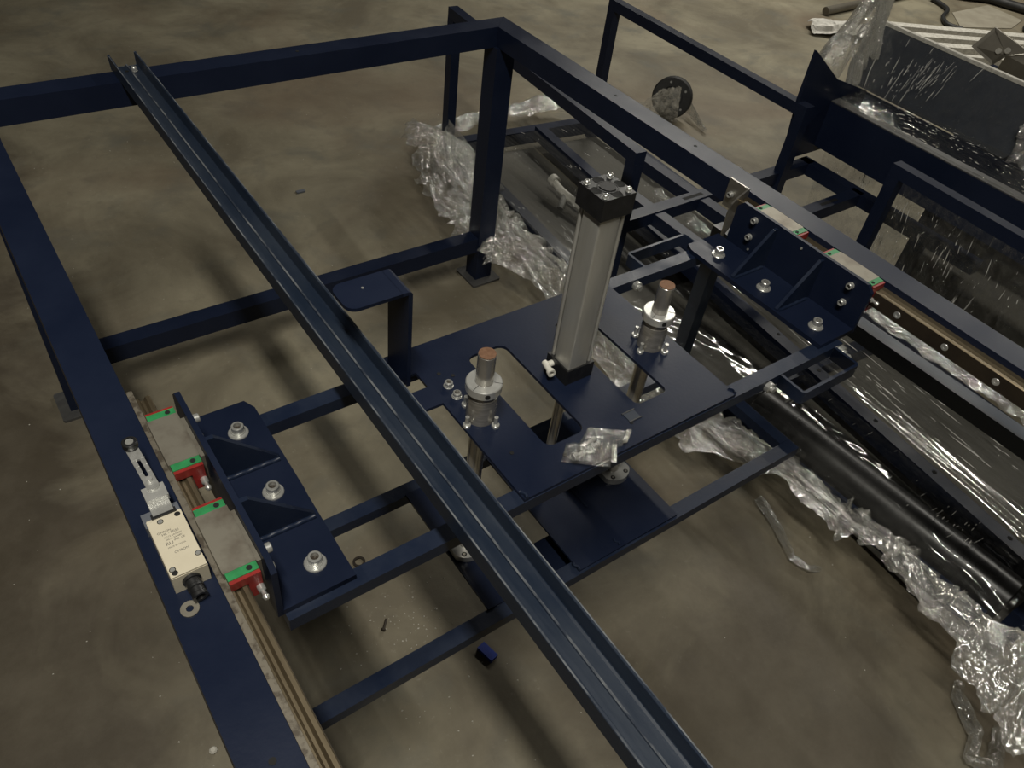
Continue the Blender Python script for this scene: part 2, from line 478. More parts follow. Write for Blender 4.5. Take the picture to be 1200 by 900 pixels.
def mitred_beam(name, a0, a1, b0, b1, parent):
    """a: near/left end pair of plan points, b: far end pair, both (outer, inner)"""
    bm = bmesh.new(); vs = []
    for z in (0.842, TOP):
        for p in (a0, a1, b1, b0): vs.append(bm.verts.new((p[0], p[1], z)))
    for f in ((3, 2, 1, 0), (4, 5, 6, 7), (0, 1, 5, 4), (1, 2, 6, 5), (2, 3, 7, 6), (3, 0, 4, 7)): bm.faces.new([vs[i] for i in f])
    return put(name, autosmooth(from_bm(bm, 0.0055, 3), 20), 'navy_paint', parent)


mitred_beam('side_beam', (LX0, YN), (LX1, YN), (LX0, YB1), (LX1, YB0), mf)['label'] = 'side beam carrying the limit switch'
mitred_beam('side_beam', (RX0, YN), (RX1, YN), (RX0, YB0), (RX1, YB1), mf)['label'] = 'side beam over the wrapped machine'
mitred_beam('end_beam', (LX0+.0005, YB1), (LX1+.0005, YB0), (RX1-.0005, YB1), (RX0-.0005, YB0), mf)
for lx0 in (0.027, 1.394):
    lg = box('leg', lx0, lx0+0.066, 1.893, 1.957, 0.008, 0.843, 'navy_paint', mf, 0.005, 3)
    plate('foot_plate', rrect(lx0-.027, lx0+.091, 1.862, 1.984, .008), 0.0, 0.008, 'plate_steel', lg)
box('lower_rail', 0.092, 1.395, 1.897, 1.95, 0.128, 0.183, 'navy_paint', mf, 0.005, 3)
# small drilled holes
for hx, hy in ((0.057, 0.342), (1.436, 1.42), (1.44, 1.13), (0.80, 1.94)):
    cyl('hole', (hx, hy, TOP-.0005), (hx, hy, TOP+.0006), 0.0042, 'hole_black', mf, 12)


# linear guide rails, bolted along the inner faces of the side beams
def guide_rail(sx, side):
    """sx: x of beam face, side +1: rail stands towards +x"""
    zc = 0.870
    prof = [(0, -.017), (.012, -.017), (.0155, -.0105), (.019, -.0105), (.0225, -.017), (.0275, -.017), (.029, -.0155),
            (.029, .0155), (.0275, .017), (.0225, .017), (.019, .0105), (.0155, .0105), (.012, .017), (0, .017)]
    pts = [(sx+side*a, YN+.02, zc+b) for a, b in prof]
    if side < 0: pts = pts[::-1]
    o = prism('guide_rail', pts, (0, 1.60+0.05, 0), 'rail_steel' if side > 0 else 'rail_steel', mf)
    y = -0.66
    while y < 0.52:
        lathe('rail_bolt', (sx+side*.0285, y, zc), (side, 0, 0), [(0, .0012), (.0022, .0012), (.0026, .0018), (.0066, .0018), (.0072, .0012), (.0072, 0)], 'zinc', o, 14)
        y += 0.105
    xf_ = sorted((sx+side*.0289, sx+side*.0295))
    box('rail_face_shade', xf_[0], xf_[1], YN+.021, .899, zc-.0150, zc+.0150, 'rail_dark', o, 0)  # dark sheet: shade of the rail's side put into colour, plus oily blackening
    return o


guide_rail(LX1+.0003, 1); guide_rail(RX0-.0003, -1)
# pale stop strip lying along the left rail foot
box('rail_strip', 0.0862, 0.0945, YN+.03, 0.935, 0.888, 0.8915, 'rail_pale', mf, 0.0006, 1)

# ================================================================== CROSS CHANNEL lying on the end beam
ch = thing('channel_beam', 'navy steel U channel lying lengthwise across the table frame', 'beam', (0.39, 0.6, TOP))
cw = [(0.358, .9006), (0.358, .931), (0.3625, .931), (0.3645, .909), (0.367, .9062), (0.390, .9062), (0.391, .9090), (0.3935, .9090), (0.3945, .9055),
      (0.411, .9055), (0.4145, .9075), (0.4170, .931), (0.4215, .931), (0.4225, .9006)]
bm = bmesh.new()
ya, yb = -0.9, 2.0
rings = []
for (y, tilt) in ((ya, 0), (yb-.022, 0)):
    rings.append([bm.verts.new((x + (0.004 if y > 1 else 0.0), y, z)) for x, z in cw])
# slanted end: lips run on a little further than the web
rings.append([bm.verts.new((x+.004, yb-.022 + (0.012 if z > .92 else 0.0), z)) for x, z in cw])
for a, b in zip(rings, rings[1:]):
    for i in range(len(cw)):
        j = (i+1) % len(cw); bm.faces.new((a[i], a[j], b[j], b[i]))
bm.faces.new(rings[0]); bm.faces.new(rings[-1][::-1])
bmesh.ops.remove_doubles(bm, verts=bm.verts, dist=1e-6)
put('channel', autosmooth(from_bm(bm, .0007, 1, 30), 20), 'navy_scuffed', ch)
surf('worn_edge_glint', (0.030, 0.038, 0.055), (0.17, 0.18, 0.19), rough=0.35, nscale=60, stretch=(1, .35, 1), lo=.40, hi=.62)  # pale lines on ridge and lips: highlights put into colour, with paint chips
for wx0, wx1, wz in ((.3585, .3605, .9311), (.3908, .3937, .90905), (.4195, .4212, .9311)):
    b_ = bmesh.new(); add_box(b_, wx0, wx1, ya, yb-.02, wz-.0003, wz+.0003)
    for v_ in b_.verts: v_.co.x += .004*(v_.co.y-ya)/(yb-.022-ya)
    put('worn_edge_glint', from_bm(b_), 'worn_edge_glint', ch)
fast('bolt', ME_CAP, (0.404, 1.945, .9060), parent=ch)
cyl('bolt_hole', (0.388, 1.948, .9060), (0.388, 1.948, .9072), .004, 'hole_black', ch, 12)

# ================================================================== SLIDING CARRIAGE
ca = thing('sliding_carriage', 'navy carriage of brackets, tubes and deck plate spanning the two guide rails', 'carriage', (0.745, 0.7, 0.77))


def guide_block(x0, x1, y0, y1, side, tagname):
    """bearing block: steel body, green end caps, red seals, grease nipple"""
    z0, z1 = .838, .904
    # body as a C section that clears the rail
    bx0, bx1 = (x0, x1)
    b = bmesh.new()
    e = .017
    if side > 0:
        add_box(b, LX1+.0305, bx1-.007, y0+e, y1-e, z0, z1); add_box(b, bx1-.007, bx1, y0+e+.004, y1-e-.004, z0+.008, z1-.010)
        add_box(b, bx0, LX1+.0305, y0+e, y1-e, .8885, z1)
        add_box(b, bx0, LX1+.0305, y0+e, y1-e, z0, .8515)
    else:
        add_box(b, bx0+.007, RX0-.0305, y0+e, y1-e, z0, z1); add_box(b, bx0, bx0+.007, y0+e+.004, y1-e-.004, z0+.008, z1-.010)
        add_box(b, RX0-.0305, bx1, y0+e, y1-e, .8885, z1)
        add_box(b, RX0-.0305, bx1, y0+e, y1-e, z0, .8515)
    body = put('guide_block', from_bm(b), 'block_steel', ca)
    for (ya_, yb_, yc_, yd_) in ((y0+.005, y0+e, y0, y0+.005), (y1-e, y1-.005, y1-.005, y1)):
        for (p, q, mt, nm, dz) in ((ya_, yb_, 'green_plastic', 'end_cap', 0), (yc_, yd_, 'red_plastic', 'seal', .0015)):
            b = bmesh.new()
            xa, xb = (bx0+.002, bx1-.008) if side > 0 else (bx0+.008, bx1-.002)
            if side > 0:
                add_box(b, LX1+.0305, xb, p, q, .858, z1-.0005-dz); add_box(b, xa, LX1+.0305, p, q, .8885, z1-.0005-dz); add_box(b, xa, LX1+.0305, p, q, z0+.001, .8515)
            else:
                add_box(b, xa, RX0-.0305, p, q, .858, z1-.0005-dz); add_box(b, RX0-.0305, xb, p, q, .8885, z1-.0005-dz); add_box(b, RX0-.0305, xb, p, q, z0+.001, .8515)
            put(nm, from_bm(b), mt, body)
        hx = bx1-.018 if side > 0 else bx0+.018
        cyl('screw_hole', (hx, (ya_+yb_)/2, z1-.0006), (hx, (ya_+yb_)/2, z1+.0003), .0036, 'hole_black', body, 12)
    # grease nipple on the near end
    nx = bx1-.012 if side > 0 else bx0+.012
    lathe('grease_nipple', (nx, y0, .874), (0, -1, 0), [(0, 0), (.005, 0), (.005, .007), (.003, .009), (.003, .014), (.0045, .017), (.003, .021), (0, .022)], 'zinc', body, 12)
    return body


guide_block(.0925, .1402, .745, .868, 1, 'a')
guide_block(.0925, .1402, .553, .682, 1, 'b')
guide_block(1.3498, 1.3965, .745, .868, -1, 'c')
guide_block(1.3498, 1.3965, .553, .682, -1, 'd')


def bracket(side):
    """angle bracket with two gussets; side +1 left end"""
    mx = (lambda x: x) if side > 0 else (lambda x: 1.49-x)

    def bx(nm, xa, xb, *a, **k):
        xa, xb = sorted((mx(xa), mx(xb))); return box(nm, xa, xb, *a, **k)
    # horizontal foot with clipped back corner
    pts = [(.1486, .545), (.251, .545), (.251, .575), (.2525, .70), (.2535, .715), (.2545, .90), (.245, .921), (.1486, .921)]
    pts = [(mx(x), y) for x, y in pts]
    foot = plate('bracket_foot', pts, .7995, .8095, 'navy_paint', ca)
    wall = None
    y0, y1 = .545, .897
    wp = [(y0, .7995), (y1, .7995), (y1, .895), (y1-.014, .910), (y0+.014, .910), (y0, .897)]
    x0 = min(mx(.1406), mx(.1486))
    wall = prism('bracket_wall', [(x0, y, z) for y, z in wp], (.008, 0, 0), 'navy_paint', ca, 0.001)
    for gy in (.783, .661):
        tri = [(mx(.1486), gy, .8095), (mx(.247), gy, .8095), (mx(.247), gy, .8125), (mx(.160), gy, .902), (mx(.1486), gy, .902)]
        g = prism('gusset', tri, (0, .007, 0), 'navy_worn', ca, .0016)
        # weld bead along the foot
        pts_ = [(mx(.158+.0875*k/9), gy-.0015, .8098+.0014*(k % 2)) for k in range(10)]
        sweep('weld_bead', pts_, .0042, 'navy_worn', g, 7, 2)
    for by in (.860, .728, .589):
        fast('washer_bolt', ME_BOLT, (mx(.2125), by, .8095), parent=foot)
    for by in (.842, .589):
        for bz in (.889, .848):
            fast('cap_screw', ME_CAP, (mx(.1486), by, bz), (side, 0, 0), wall)
    for by, bz in ((.835, .820), (.718, .895)):
        cyl('spatter', (mx(.1486), by, bz), (mx(.1504), by, bz), .0025, 'zinc', wall, 8)


bracket(1); bracket(-1)
ZT = .7992
TB = .0285
# carriage tubes
box('front_tube', .150, 1.300, .533, .533+TB, ZT-TB+.004, ZT, 'navy_worn', ca, .005, 3)
box('rear_tube', .150, .560, .862, .862+TB, ZT-TB+.004, ZT, 'navy_worn', ca, .005, 3)
box('rear_tube', .985, 1.300, .884, .884+TB, ZT-TB+.004, ZT, 'navy_worn', ca, .005, 3)
# deck plate with two slots and notched side arm
deck_out = [(.524, .5345), (.990, .5345), (.990, .86), (.987, .911), (.44, .911), (.44, .851), (.520, .851), (.520, .812), (.44, .812), (.44, .767), (.523, .767)]
slots = [rrect(.617, .697, .601, .843, .016), rrect(.811, .885, .602, .843, .012)]
deck = plate('deck_plate', deck_out, .7995, .8055, 'navy_paint', ca, slots)
for (wx, wy) in ((.527, .5345), (.990, .537)):
    pts_ = [(wx+.003*math.sin(k), wy+.004*k, .8065) for k in range(5)]
    sweep('weld_bead', pts_, .003, 'navy_worn', deck, 6, 3)
for hx, hy in ((.553, .83), (.572, .815), (.560, .62), (.632, .575), (.775, .575)):
    cyl('hole', (hx, hy, .8052), (hx, hy, .8061), .0036, 'hole_black', deck, 10)
for hx, hy in ((.552, .797), (.551, .769)):
    fast('nut', ME_SMALL, (hx, hy, .8055), parent=deck).scale = (1.7, 1.7, 1.8)
box('weld_tab', .772, .800, .576, .578, .8055, .8075, 'plate_steel', deck, .0005, 1)
box('weld_tab', .772, .800, .596, .598, .8055, .8075, 'plate_steel', deck, .0005, 1)
box('patch_plate', .774, .798, .578, .596, .8055, .8065, 'navy_dusty', deck, .0003, 1)
# strap standing at the side arm: vertical leg and horizontal rounded tab
st = prism('bent_strap', [(.489, .828, .806), (.496, .828, .806), (.496, .828, 1.0), (.4935, .828, 1.004), (.489, .828, 1.006), (.478, .828, 1.006), (.478, .828, 1.0), (.489, .828, 1.0)],
           (0, .066, 0), 'navy_paint', ca, 0.0006)
plate('strap_tab', rrect(.389, .4785, .828, .894, .018, 5, (1, 0, 0, 1)), 1.0, 1.006, 'navy_paint', st)
cyl('spatter', (.432, .868, 1.006), (.432, .868, 1.0072), .0022, 'zinc', st, 8)


# U-shaped flat bar loops on the tubes, right hand end
def loop(x0, x1, ya, yb, z0, z1, t=.006):
    s = 1 if yb > ya else -1
    out = [(x0, ya), (x0, yb-s*.006), (x0+.006, yb), (x1-.006, yb), (x1, yb-s*.006), (x1, ya)]
    inn = [(x1-t, ya), (x1-t, yb-s*t), (x0+t, yb-s*t), (x0+t, ya)]
    o = plate('flat_bar_loop', out+inn, z0, z1, 'navy_worn', ca)
    return o


lf = loop(1.112, 1.279, .532, .475, .770, .7985)
lb = loop(1.108, 1.282, .9125, .968, .770, .7985)
fast('hex_nut', ME_HEX, (1.082, .5325, .785), (0, -1, 0), ca)
fast('hex_nut', ME_HEX, (1.297, .5325, .785), (0, -1, 0), ca)
fast('hex_nut', ME_HEX, (1.2795, .508, .785), (1, 0, 0), ca)
fast('hex_nut', ME_HEX, (1.064, .884, .785), (0, -1, 0), ca)

# stainless stop angle on the right beam
sa = thing('stop_angle', 'small bent stainless angle screwed to the inner face of the side beam', 'bracket', (1.39, .95, .84))
prism('plate', [(1.4035, .921, .906), (1.4035, .978, .906), (1.4035, .978, .838), (1.4035, .934, .838), (1.4035, .921, .845)][::-1], (-.004, 0, 0), 'stainless', sa, .0006)
prism('flange', [(1.3995, .921, .906), (1.3995, .921, .842), (1.356, .921, .790), (1.352, .921, .860), (1.356, .921, .880), (1.368, .921, .890)], (0, .004, 0), 'stainless', sa, .0006)
fast('cap_screw', ME_CAP, (1.3995, .962, .872), (-1, 0, 0), sa)

# ================================================================== LIFT FRAME under the carriage
ZL = .43
lfm = thing('lift_frame', 'navy rectangular tube frame with plates hanging below the deck plate', 'frame', (.745, .72, .40))
T2 = .031
box('front_tube', .107, 1.384, .544, .544+T2, ZL-.027, ZL, 'navy_worn', lfm, .006, 3)
box('rear_tube', .107, 1.384, .878, .878+T2, ZL-.027, ZL, 'navy_worn', lfm, .006, 3)
box('side_tube', .107, .107+T2, .5755, .8775, ZL-.027, ZL, 'navy_worn', lfm, .006, 3)
box('side_tube', 1.353, 1.384, .5755, .8775, ZL-.027, ZL, 'navy_worn', lfm, .006, 3)
lp = plate('shaft_plate', [(.523, .572), (.679, .572), (.679, .881), (.523, .881)], ZL-.002, ZL+.004, 'navy_paint', lfm)
lp2 = plate('shaft_plate', [(.722, .549), (.988, .549), (.988, .881), (.722, .881)], ZL+.0005, ZL+.0055, 'navy_paint', lfm)
box('rib', .829, .833, .66, .80, ZL+.0055, ZL+.0085, 'navy_worn', lp2, .001, 1)
plate('stiffener_plate', [(.640, .560), (.80, .560), (.80, .673), (.640, .673)], .375, .381, 'navy_paint', lfm)
for wx, wy in ((.722, .551), (.829, .553)):
    sweep('weld_bead', [(wx+.003*math.sin(2*k), wy+.006*k, ZL+.0055) for k in range(4)], .003, 'navy_worn', lp2, 6, 3)

# ---- two guide shafts with bushings
for (sx, lab) in ((.5605, 'guide shaft and bushing with rusty end nearest the bent strap'), (.9405, 'guide shaft and bushing with rusty end beside the flat bar loops')):
    sy = .712
    gs = thing('guide_shaft', 'steel '+lab, 'shaft', (sx, sy, ZL), 'guide shafts through the deck plate')
    cyl('shaft', (sx, sy, ZL+.006), (sx, sy, .943), .0145, 'shaft_steel', gs, 32, .001)
    cyl('shaft_end', (sx, sy, .943), (sx, sy, .9445), .0138, 'rusty_end', gs, 32)
    bd = lathe('bushing', (sx, sy, .8056), (0, 0, 1), [(.0148, 0), (.0245, 0), (.0245, .052), (.0225, .053), (.0225, .056), (.0245, .057), (.0245, .064), (.0148, .064)], 'turned_steel', gs, 36)
    cl = lathe('clamp_collar', (sx, sy, .8697), (0, 0, 1), [(.0148, 0), (.0285, 0), (.0295, .001), (.0295, .015), (.0280, .0165), (.0148, .0165)], 'machined', gs, 40)
    for an in (200, 318):
        a = R(an); c_, s_ = math.cos(a), math.sin(a)
        prism('split_line', [(sx+.016*c_-.0004*s_, sy+.016*s_+.0004*c_, .8863), (sx+.0292*c_-.0004*s_, sy+.0292*s_+.0004*c_, .8856), (sx+.0292*c_+.0004*s_, sy+.0292*s_-.0004*c_, .8856), (sx+.016*c_+.0004*s_, sy+.016*s_-.0004*c_, .8863)], (0, 0, .0006), 'hole_black', cl)
    a = R(248); c_, s_ = math.cos(a), math.sin(a)
    cyl('clamp_screw', (sx+.0285*c_, sy+.0285*s_, .878), (sx+.0302*c_, sy+.0302*s_, .878), .0042, 'hole_black', cl, 14)
    for dx, dy in ((-.033, 0), (0, -.033), (.033, 0), (0, .033)):
        ca_, sa_ = math.cos(R(15)), math.sin(R(15))
        fast('stud', ME_STUD, (sx+dx*ca_-dy*sa_, sy+dx*sa_+dy*ca_, .8056), parent=bd)
    # foot flange on the lift plate: two flat sides, two round ends
    fo = []
    for k in range(12): fo.append((sx+.038*math.cos(R(-60+120*k/11)), sy+.038*math.sin(R(-60+120*k/11))*1.0))
    for k in range(12): fo.append((sx+.038*math.cos(R(120+120*k/11)), sy+.038*math.sin(R(120+120*k/11))))
    fo = [(sx+(y-sy)*1.0, sy+(x-sx)) for x, y in fo]
    fg = plate('shaft_flange', fo, ZL+.0056, ZL+.020, 'machined', gs)
    for dx, dy in ((-.018, -.024), (.018, -.024), (-.018, .024), (.018, .024)):
        cyl('flange_screw', (sx+dx, sy+dy, ZL+.0198), (sx+dx, sy+dy, ZL+.0205), .0052, 'hole_black', fg, 14)
        cyl('flange_screw_socket', (sx+dx, sy+dy, ZL+.0203), (sx+dx, sy+dy, ZL+.0212), .0028, 'turned_steel', fg, 8)

# ================================================================== PNEUMATIC CYLINDER
X0, X1, Y0, Y1 = .7295, .7885, .700, .758
CX, CY = (X0+X1)/2, (Y0+Y1)/2
pc = thing('pneumatic_cylinder', 'tall aluminium pneumatic cylinder with black end caps standing on the deck plate', 'cylinder', (CX, CY, .8056))
box('base_cap', X0, X1, Y0, Y1, .8056, .838, 'black_plastic', pc, .0015)
# profile body with round tie-rod grooves and a convex face
hw = (X1-X0)/2-.003
pr = []
seq = [(-1, -1), (1, -1), (1, 1), (-1, 1)]
q = hw
body = plate('barrel', rrect(X0+.003, X1-.0145, Y0+.003, Y1-.0145, .003, 3), .838, 1.137, 'aluminium', pc)
plate('barrel_flank', rrect(X1-.0143, X1-.0105, Y0+.011, Y1-.004, .0004, 1), .838, 1.137, 'hole_black', body)
plate('barrel_rib', rrect(X1-.0105, X1-.003, Y0+.0045, Y1-.004, .0035, 4), .838, 1.137, 'aluminium', body)
plate('barrel_flank', rrect(X0+.011, X1-.004, Y1-.0143, Y1-.0105, .0004, 1), .838, 1.137, 'hole_black', body)
plate('barrel_rib', rrect(X0+.0045, X1-.011, Y1-.0105, Y1-.003, .0035, 4), .838, 1.137, 'aluminium', body)
cap = box('top_cap', X0-.001, X1+.001, Y0-.001, Y1+.001, 1.137, 1.172, 'black_plastic', pc, .0015)
for dx in (-1, 1):
    for dy in (-1, 1):
        fast('cap_screw', ME_SMALL, (CX+dx*.0225, CY+dy*.0215, 1.1718), parent=cap)
lathe('cap_boss', (CX, CY, 1.1718), (0, 0, 1), [(.0, .0018), (.0125, .0018), (.0125, 0.0), (.0145, 0.0), (.0145, .0008), (.0165, .0008), (.0165, 0)], 'rubber_black', cap, 28)
for dx, dy in ((-.0225, 0), (.0225, 0), (0, .0215), (0, -.0215)):
    lathe('cap_recess', (CX+dx, CY+dy, 1.1719), (0, 0, 1), [(0, .0002), (.0078, .0002), (.0084, .0006), (.0090, .0004)], 'hole_black', cap, 16)
# air fittings
for fx, fy, fz, nm in ((X0, .742, .826, 'a'),):
    ft = lathe('air_fitting', (fx+.001, fy, fz), (-1, 0, 0), [(0, 0), (.006, 0), (.006, .010), (.0045, .011), (.0045, .016), (0, .016)], 'white_plastic' if nm == 'a' else 'zinc', pc, 14)
    lathe('elbow', (fx-.012, fy+.004, fz), (-.25, -1, .05), [(0, -.004), (.0055, -.004), (.0055, .020), (.0075, .021), (.0075, .028), (.0045, .028), (.0042, .020), (0, .020)], 'white_plastic', ft, 16)
cyl('piston_rod', (CX+.001, CY+.004, ZL+.006), (CX+.001, CY+.004, .8056), .0095, 'shaft_steel', pc, 24)

# ================================================================== LIMIT SWITCH on the left beam
ls = thing('limit_switch', 'beige limit switch with roller lever lying on the side beam', 'switch', (.06, .63, TOP))
body = box('housing', .0395, .0805, .575, .666, TOP+.0004, .929, 'beige_plastic', ls, .0018)
box('cover_plate', .0400, .0800, .5755, .6655, .929, .9315, 'beige_plastic', body, .001)
box('back_plate', .0375, .0815, .667, .690, TOP+.0004, .917, 'grey_plastic', ls, .0015)
hd = box('head', .049, .073, .667, .695, .9172, .9345, 'zinc', ls, .002)
box('head_collar', .0465, .0755, .664, .6705, .9176, .934, 'black_plastic', hd, .001)
box('lever_clamp', .0485, .0745, .684, .706, .9347, .9435, 'machined', hd, .002)
# lever arm with a long slot
lev = plate('lever_arm', rrect(-.0075, .0075, -.005, .078, .006), .9437, .9467, 'zinc', ls, [rrect(-.0022, .0022, .018, .050, .002, 3)],
            Matrix.Translation((.0622, .702, 0)) @ Matrix.Rotation(R(3), 4, 'Z'))
for k in range(3):
    for s_ in (-1, 1):
        box('scale_mark', .0607+s_*.0048-.0022, .0607+s_*.0048+.0022, .727+.0125*k, .728+.0125*k, .9467, .947, 'machined', lev, 0)
cyl('pivot_screw', (.0615, .712, .9467), (.0615, .712, .951), .0036, 'machined', lev, 12)
rl = lathe('roller', (.0585, .776, .948), (0, 0, 1), [(0, 0), (.0088, 0), (.0095, .001), (.0095, .0085), (.0085, .0095), (.0062, .0095), (.006, .008), (0, .008)], 'black_plastic', ls, 24)
lathe('roller_pin', (.0585, .776, .956), (0, 0, 1), [(0, 0), (.0050, 0), (.0050, .0012), (0, .0012)], 'zinc', rl, 16)
for sx, sy in ((.054, .658), (.0765, .594), (.0445, .586)):
    lathe('cover_screw', (sx, sy, .9315), (0, 0, 1), [(0, .0008), (.0026, .0008), (.003, 0), (.0038, 0.0)], 'zinc', body, 14)
for sx, sy in ((.0745, .6595), (.0455, .5805)):
    lathe('mounting_hole', (sx, sy, .9316), (0, 0, 1), [(0, .0002), (.0032, .0002), (.0036, 0)], 'hole_black', body, 14)
# conduit entry
lathe('cable_gland', (.0595, .5752, .9155), (0.05, -1, -.10), [(0, -.002), (.0105, -.002), (.0105, .003), (.0085, .0035), (.0085, .010), (.0095, .011), (.0095, .014), (.0082, .015), (.0082, .021), (.009, .022), (.009, .0265), (.0055, .0265), (.005, .020), (0, .020)], 'black_plastic', ls, 20)


def text(s, x, y, z, size, mat, parent, rot=0.0, name='printing'):
    cu = bpy.data.curves.new('t', 'FONT'); cu.body = s; cu.size = size; cu.extrude = .00006; cu.align_x = 'CENTER'; cu.align_y = 'CENTER'
    ob = bpy.data.objects.new('t', cu); COL.objects.link(ob)
    me = bpy.data.meshes.new_from_object(ob.evaluated_get(bpy.context.evaluated_depsgraph_get()))
    bpy.data.objects.remove(ob); bpy.data.curves.remove(cu)
    me.transform(Matrix.Translation((x, y, z)) @ Matrix.Rotation(rot, 4, 'Z'))
    return put(name, me, mat, parent)


for s_, tx, ty, sz in (('OMRON', .0530, .6415, .0042), ('HL - 5030', .0590, .6375, .0048), ('AC15 2A/250V', .0605, .6325, .0033), ('DC12 2A/48V', .0605, .6285, .0033),
                       ('IP65  CE', .0655, .6245, .0036), ('RU', .0535, .6225, .0068), ('MADE IN CHINA', .0600, .6165, .0028), ('OMRON', .0625, .6075, .0044)):
    text(s_, tx, ty, .9316, sz, 'print_grey', body)

# washer lying on the beam
tag(lathe('flat_washer', (.046, .548, TOP+.0003), (0, 0, 1), [(.0042, 0), (.0105, 0), (.0105, .0016), (.0042, .0016), (.0042, 0)], 'block_steel', None, 28),
    'flat steel washer lying on the side beam below the limit switch', 'washer')

# ================================================================== BAG OF FITTINGS on the deck
def bag(name, quad, z, bulge, mat, label, seed, nx=22, ny=14):
    bm = bmesh.new(); A, B, C, D = [Vector((p[0], p[1], 0)) for p in quad]
    for sgn in (0, 1):
        grid = []
        for j in range(ny+1):
            row = []
            for i in range(nx+1):
                u, v = i/nx, j/ny
                p = (A*(1-u)+B*u)*(1-v)+(D*(1-u)+C*u)*v
                e = (4*u*(1-u))**.6*(4*v*(1-v))**.6
                n = noise.noise(Vector((u*7+seed, v*6, sgn*3.1)))*.006*(0.25+e)
                n2 = abs(noise.noise(Vector((u*15+seed, v*13, 4+sgn))))*.006*e
                zz = z + .0008 + (sgn*(bulge*e*(.55+.9*max(0, noise.noise(Vector((u*3+seed, v*3, 1))))) + n2 + .0015) + (n if sgn else 0)) + (.004+.003*math.sin(u*5+seed))*(abs(2*u-1)**4)
                row.append(bm.verts.new((p.x+n*.6, p.y+n*.6, max(zz, z+.0004+sgn*.0006))))
            grid.append(row)
        for j in range(ny):
            for i in range(nx): bm.faces.new((grid[j][i], grid[j][i+1], grid[j+1][i+1], grid[j+1][i]))
    me = from_bm(bm)
    o = put(name, me, mat, None); tag(o, label, 'bag')
    return o


b1 = bag('zip_bag', ((.628, .560), (.700, .600), (.752, .560), (.720, .538)), .8056, .010, 'film_bag', 'clear zip bag with fittings, the upper one under the other on the deck edge', 1.3)
b2 = bag('zip_bag', ((.612, .560), (.640, .585), (.705, .545), (.672, .512)), .8135, .014, 'film_bag', 'clear zip bag with fittings overhanging the front edge of the deck', 5.1)
fits = [((.660, .566, .815), (.688, .572, .817), 'chrome fitting in the zip bag nearest the weld tabs'), ((.628, .553, .823), (.650, .552, .824), 'chrome fitting in the overhanging bag at its rounded end'),
        ((.664, .553, .824), (.682, .556, .824), 'chrome fitting in the overhanging bag at its middle')]
for p0, p1, lab in fits:
    p0, p1 = Vector(p0), Vector(p1); L_ = (p1-p0).length
    ft = thing('fitting', lab, 'fitting', p0)
    lathe('barrel', p0, p1-p0, [(0, 0), (.0058, 0), (.0058, L_*.35), (.0040, L_*.38), (.0040, L_*.75), (.0048, L_*.78), (.0048, L_), (.0026, L_), (0, L_*.8)], 'machined', ft, 12)
    lathe('nut', p0+(p1-p0)*.1, p1-p0, [(.004, 0), (.0075, 0), (.0075, .006), (.004, .006)], 'zinc', ft, 6)
for b_, q in ((b1, ((.722, .541), (.730, .538), (.756, .556), (.749, .560))), (b2, ((.676, .516), (.683, .511), (.708, .540), (.702, .545)))):
    prism('zip_strip', [(*c_, .8165 if b_ is b1 else .8215) for c_ in q], (0, 0, .0012), 'film_crumpled', b_)

# ================================================================== WRAPPED MACHINE under and beyond the right beam
wm = thing('wrapped_machine', 'low navy tube machine base with raised hoops wrapped in clear film on the floor', 'machine', (2.05, 1.2, 0))
HT, TW = .65, .04
# hoops: two posts and a top bar each
def hoop(pa, pb, z=HT, near_post=True, far_post=True, mat='navy_paint'):
    pa, pb = Vector((*pa, z)), Vector((*pb, z)); d = (pb-pa).normalized()
    top = bar('hoop_bar', pa-d*TW/2, pb+d*TW/2, TW, TW, mat, wm, .005)
    for p, on in ((pa, near_post), (pb, far_post)):
        if on: bar('hoop_post', (p.x, p.y, .03), (p.x, p.y, z-TW+.0005), TW, TW, mat, wm, .004, top=False)


hoop((1.676, 1.521), (1.763, 2.690))
hoop((2.470, 1.521), (2.486, 2.570))
hoop((1.630, -0.35), (1.604, 1.092), near_post=False, mat='navy_scuffed')
hoop((2.372, -0.35), (2.424, 1.092), near_post=False)
# base rails (top z = .10)
bar('base_rail', (1.715, .06, .10), (1.70, 1.70, .10), .045, .06, 'navy_paint', wm)
bar('base_rail', (1.70, 1.70, .10), (1.785, 2.66, .10), .045, .06, 'navy_paint', wm)
bar('centre_rail', (1.945, .03, .128), (2.19, 2.60, .128), .045, .06, 'navy_paint', wm)
bar('base_rail', (2.42, -.02, .10), (2.53, 2.56, .10), .045, .06, 'navy_paint', wm)
bar('base_crossbar', (1.765, 2.68, .10), (2.56, 2.60, .10), .05, .06, 'navy_paint', wm)
bar('base_crossbar', (1.755, .00, .125), (2.44, -.03, .125), .05, .08, 'navy_paint', wm)
bar('base_crossbar', (1.70, .93, .10), (2.45, .88, .10), .045, .05, 'navy_paint', wm)
# mid-height bearer frame tied to the hoops
bar('bearer', (1.690, 1.536, .395), (2.655, 1.536, .395), .045, .045, 'navy_paint', wm)
bar('bearer', (2.20, 1.292, .395), (2.640, 1.292, .395), .045, .045, 'navy_paint', wm)
bar('bearer', (1.842, 1.20, .39), (1.842, 1.70, .39), .042, .045, 'navy_paint', wm)
bar('bearer', (2.055, 1.20, .39), (2.055, 1.84, .39), .042, .045, 'navy_paint', wm)
bar('bearer', (2.64, .80, .395), (2.64, 1.56, .395), .045, .045, 'navy_paint', wm)
for bx_, by_ in ((2.02, 1.536), (2.46, 1.292)):
    box('slot', bx_-.045, bx_+.045, by_-.008, by_+.006, .3948, .3956, 'hole_black', wm, 0)
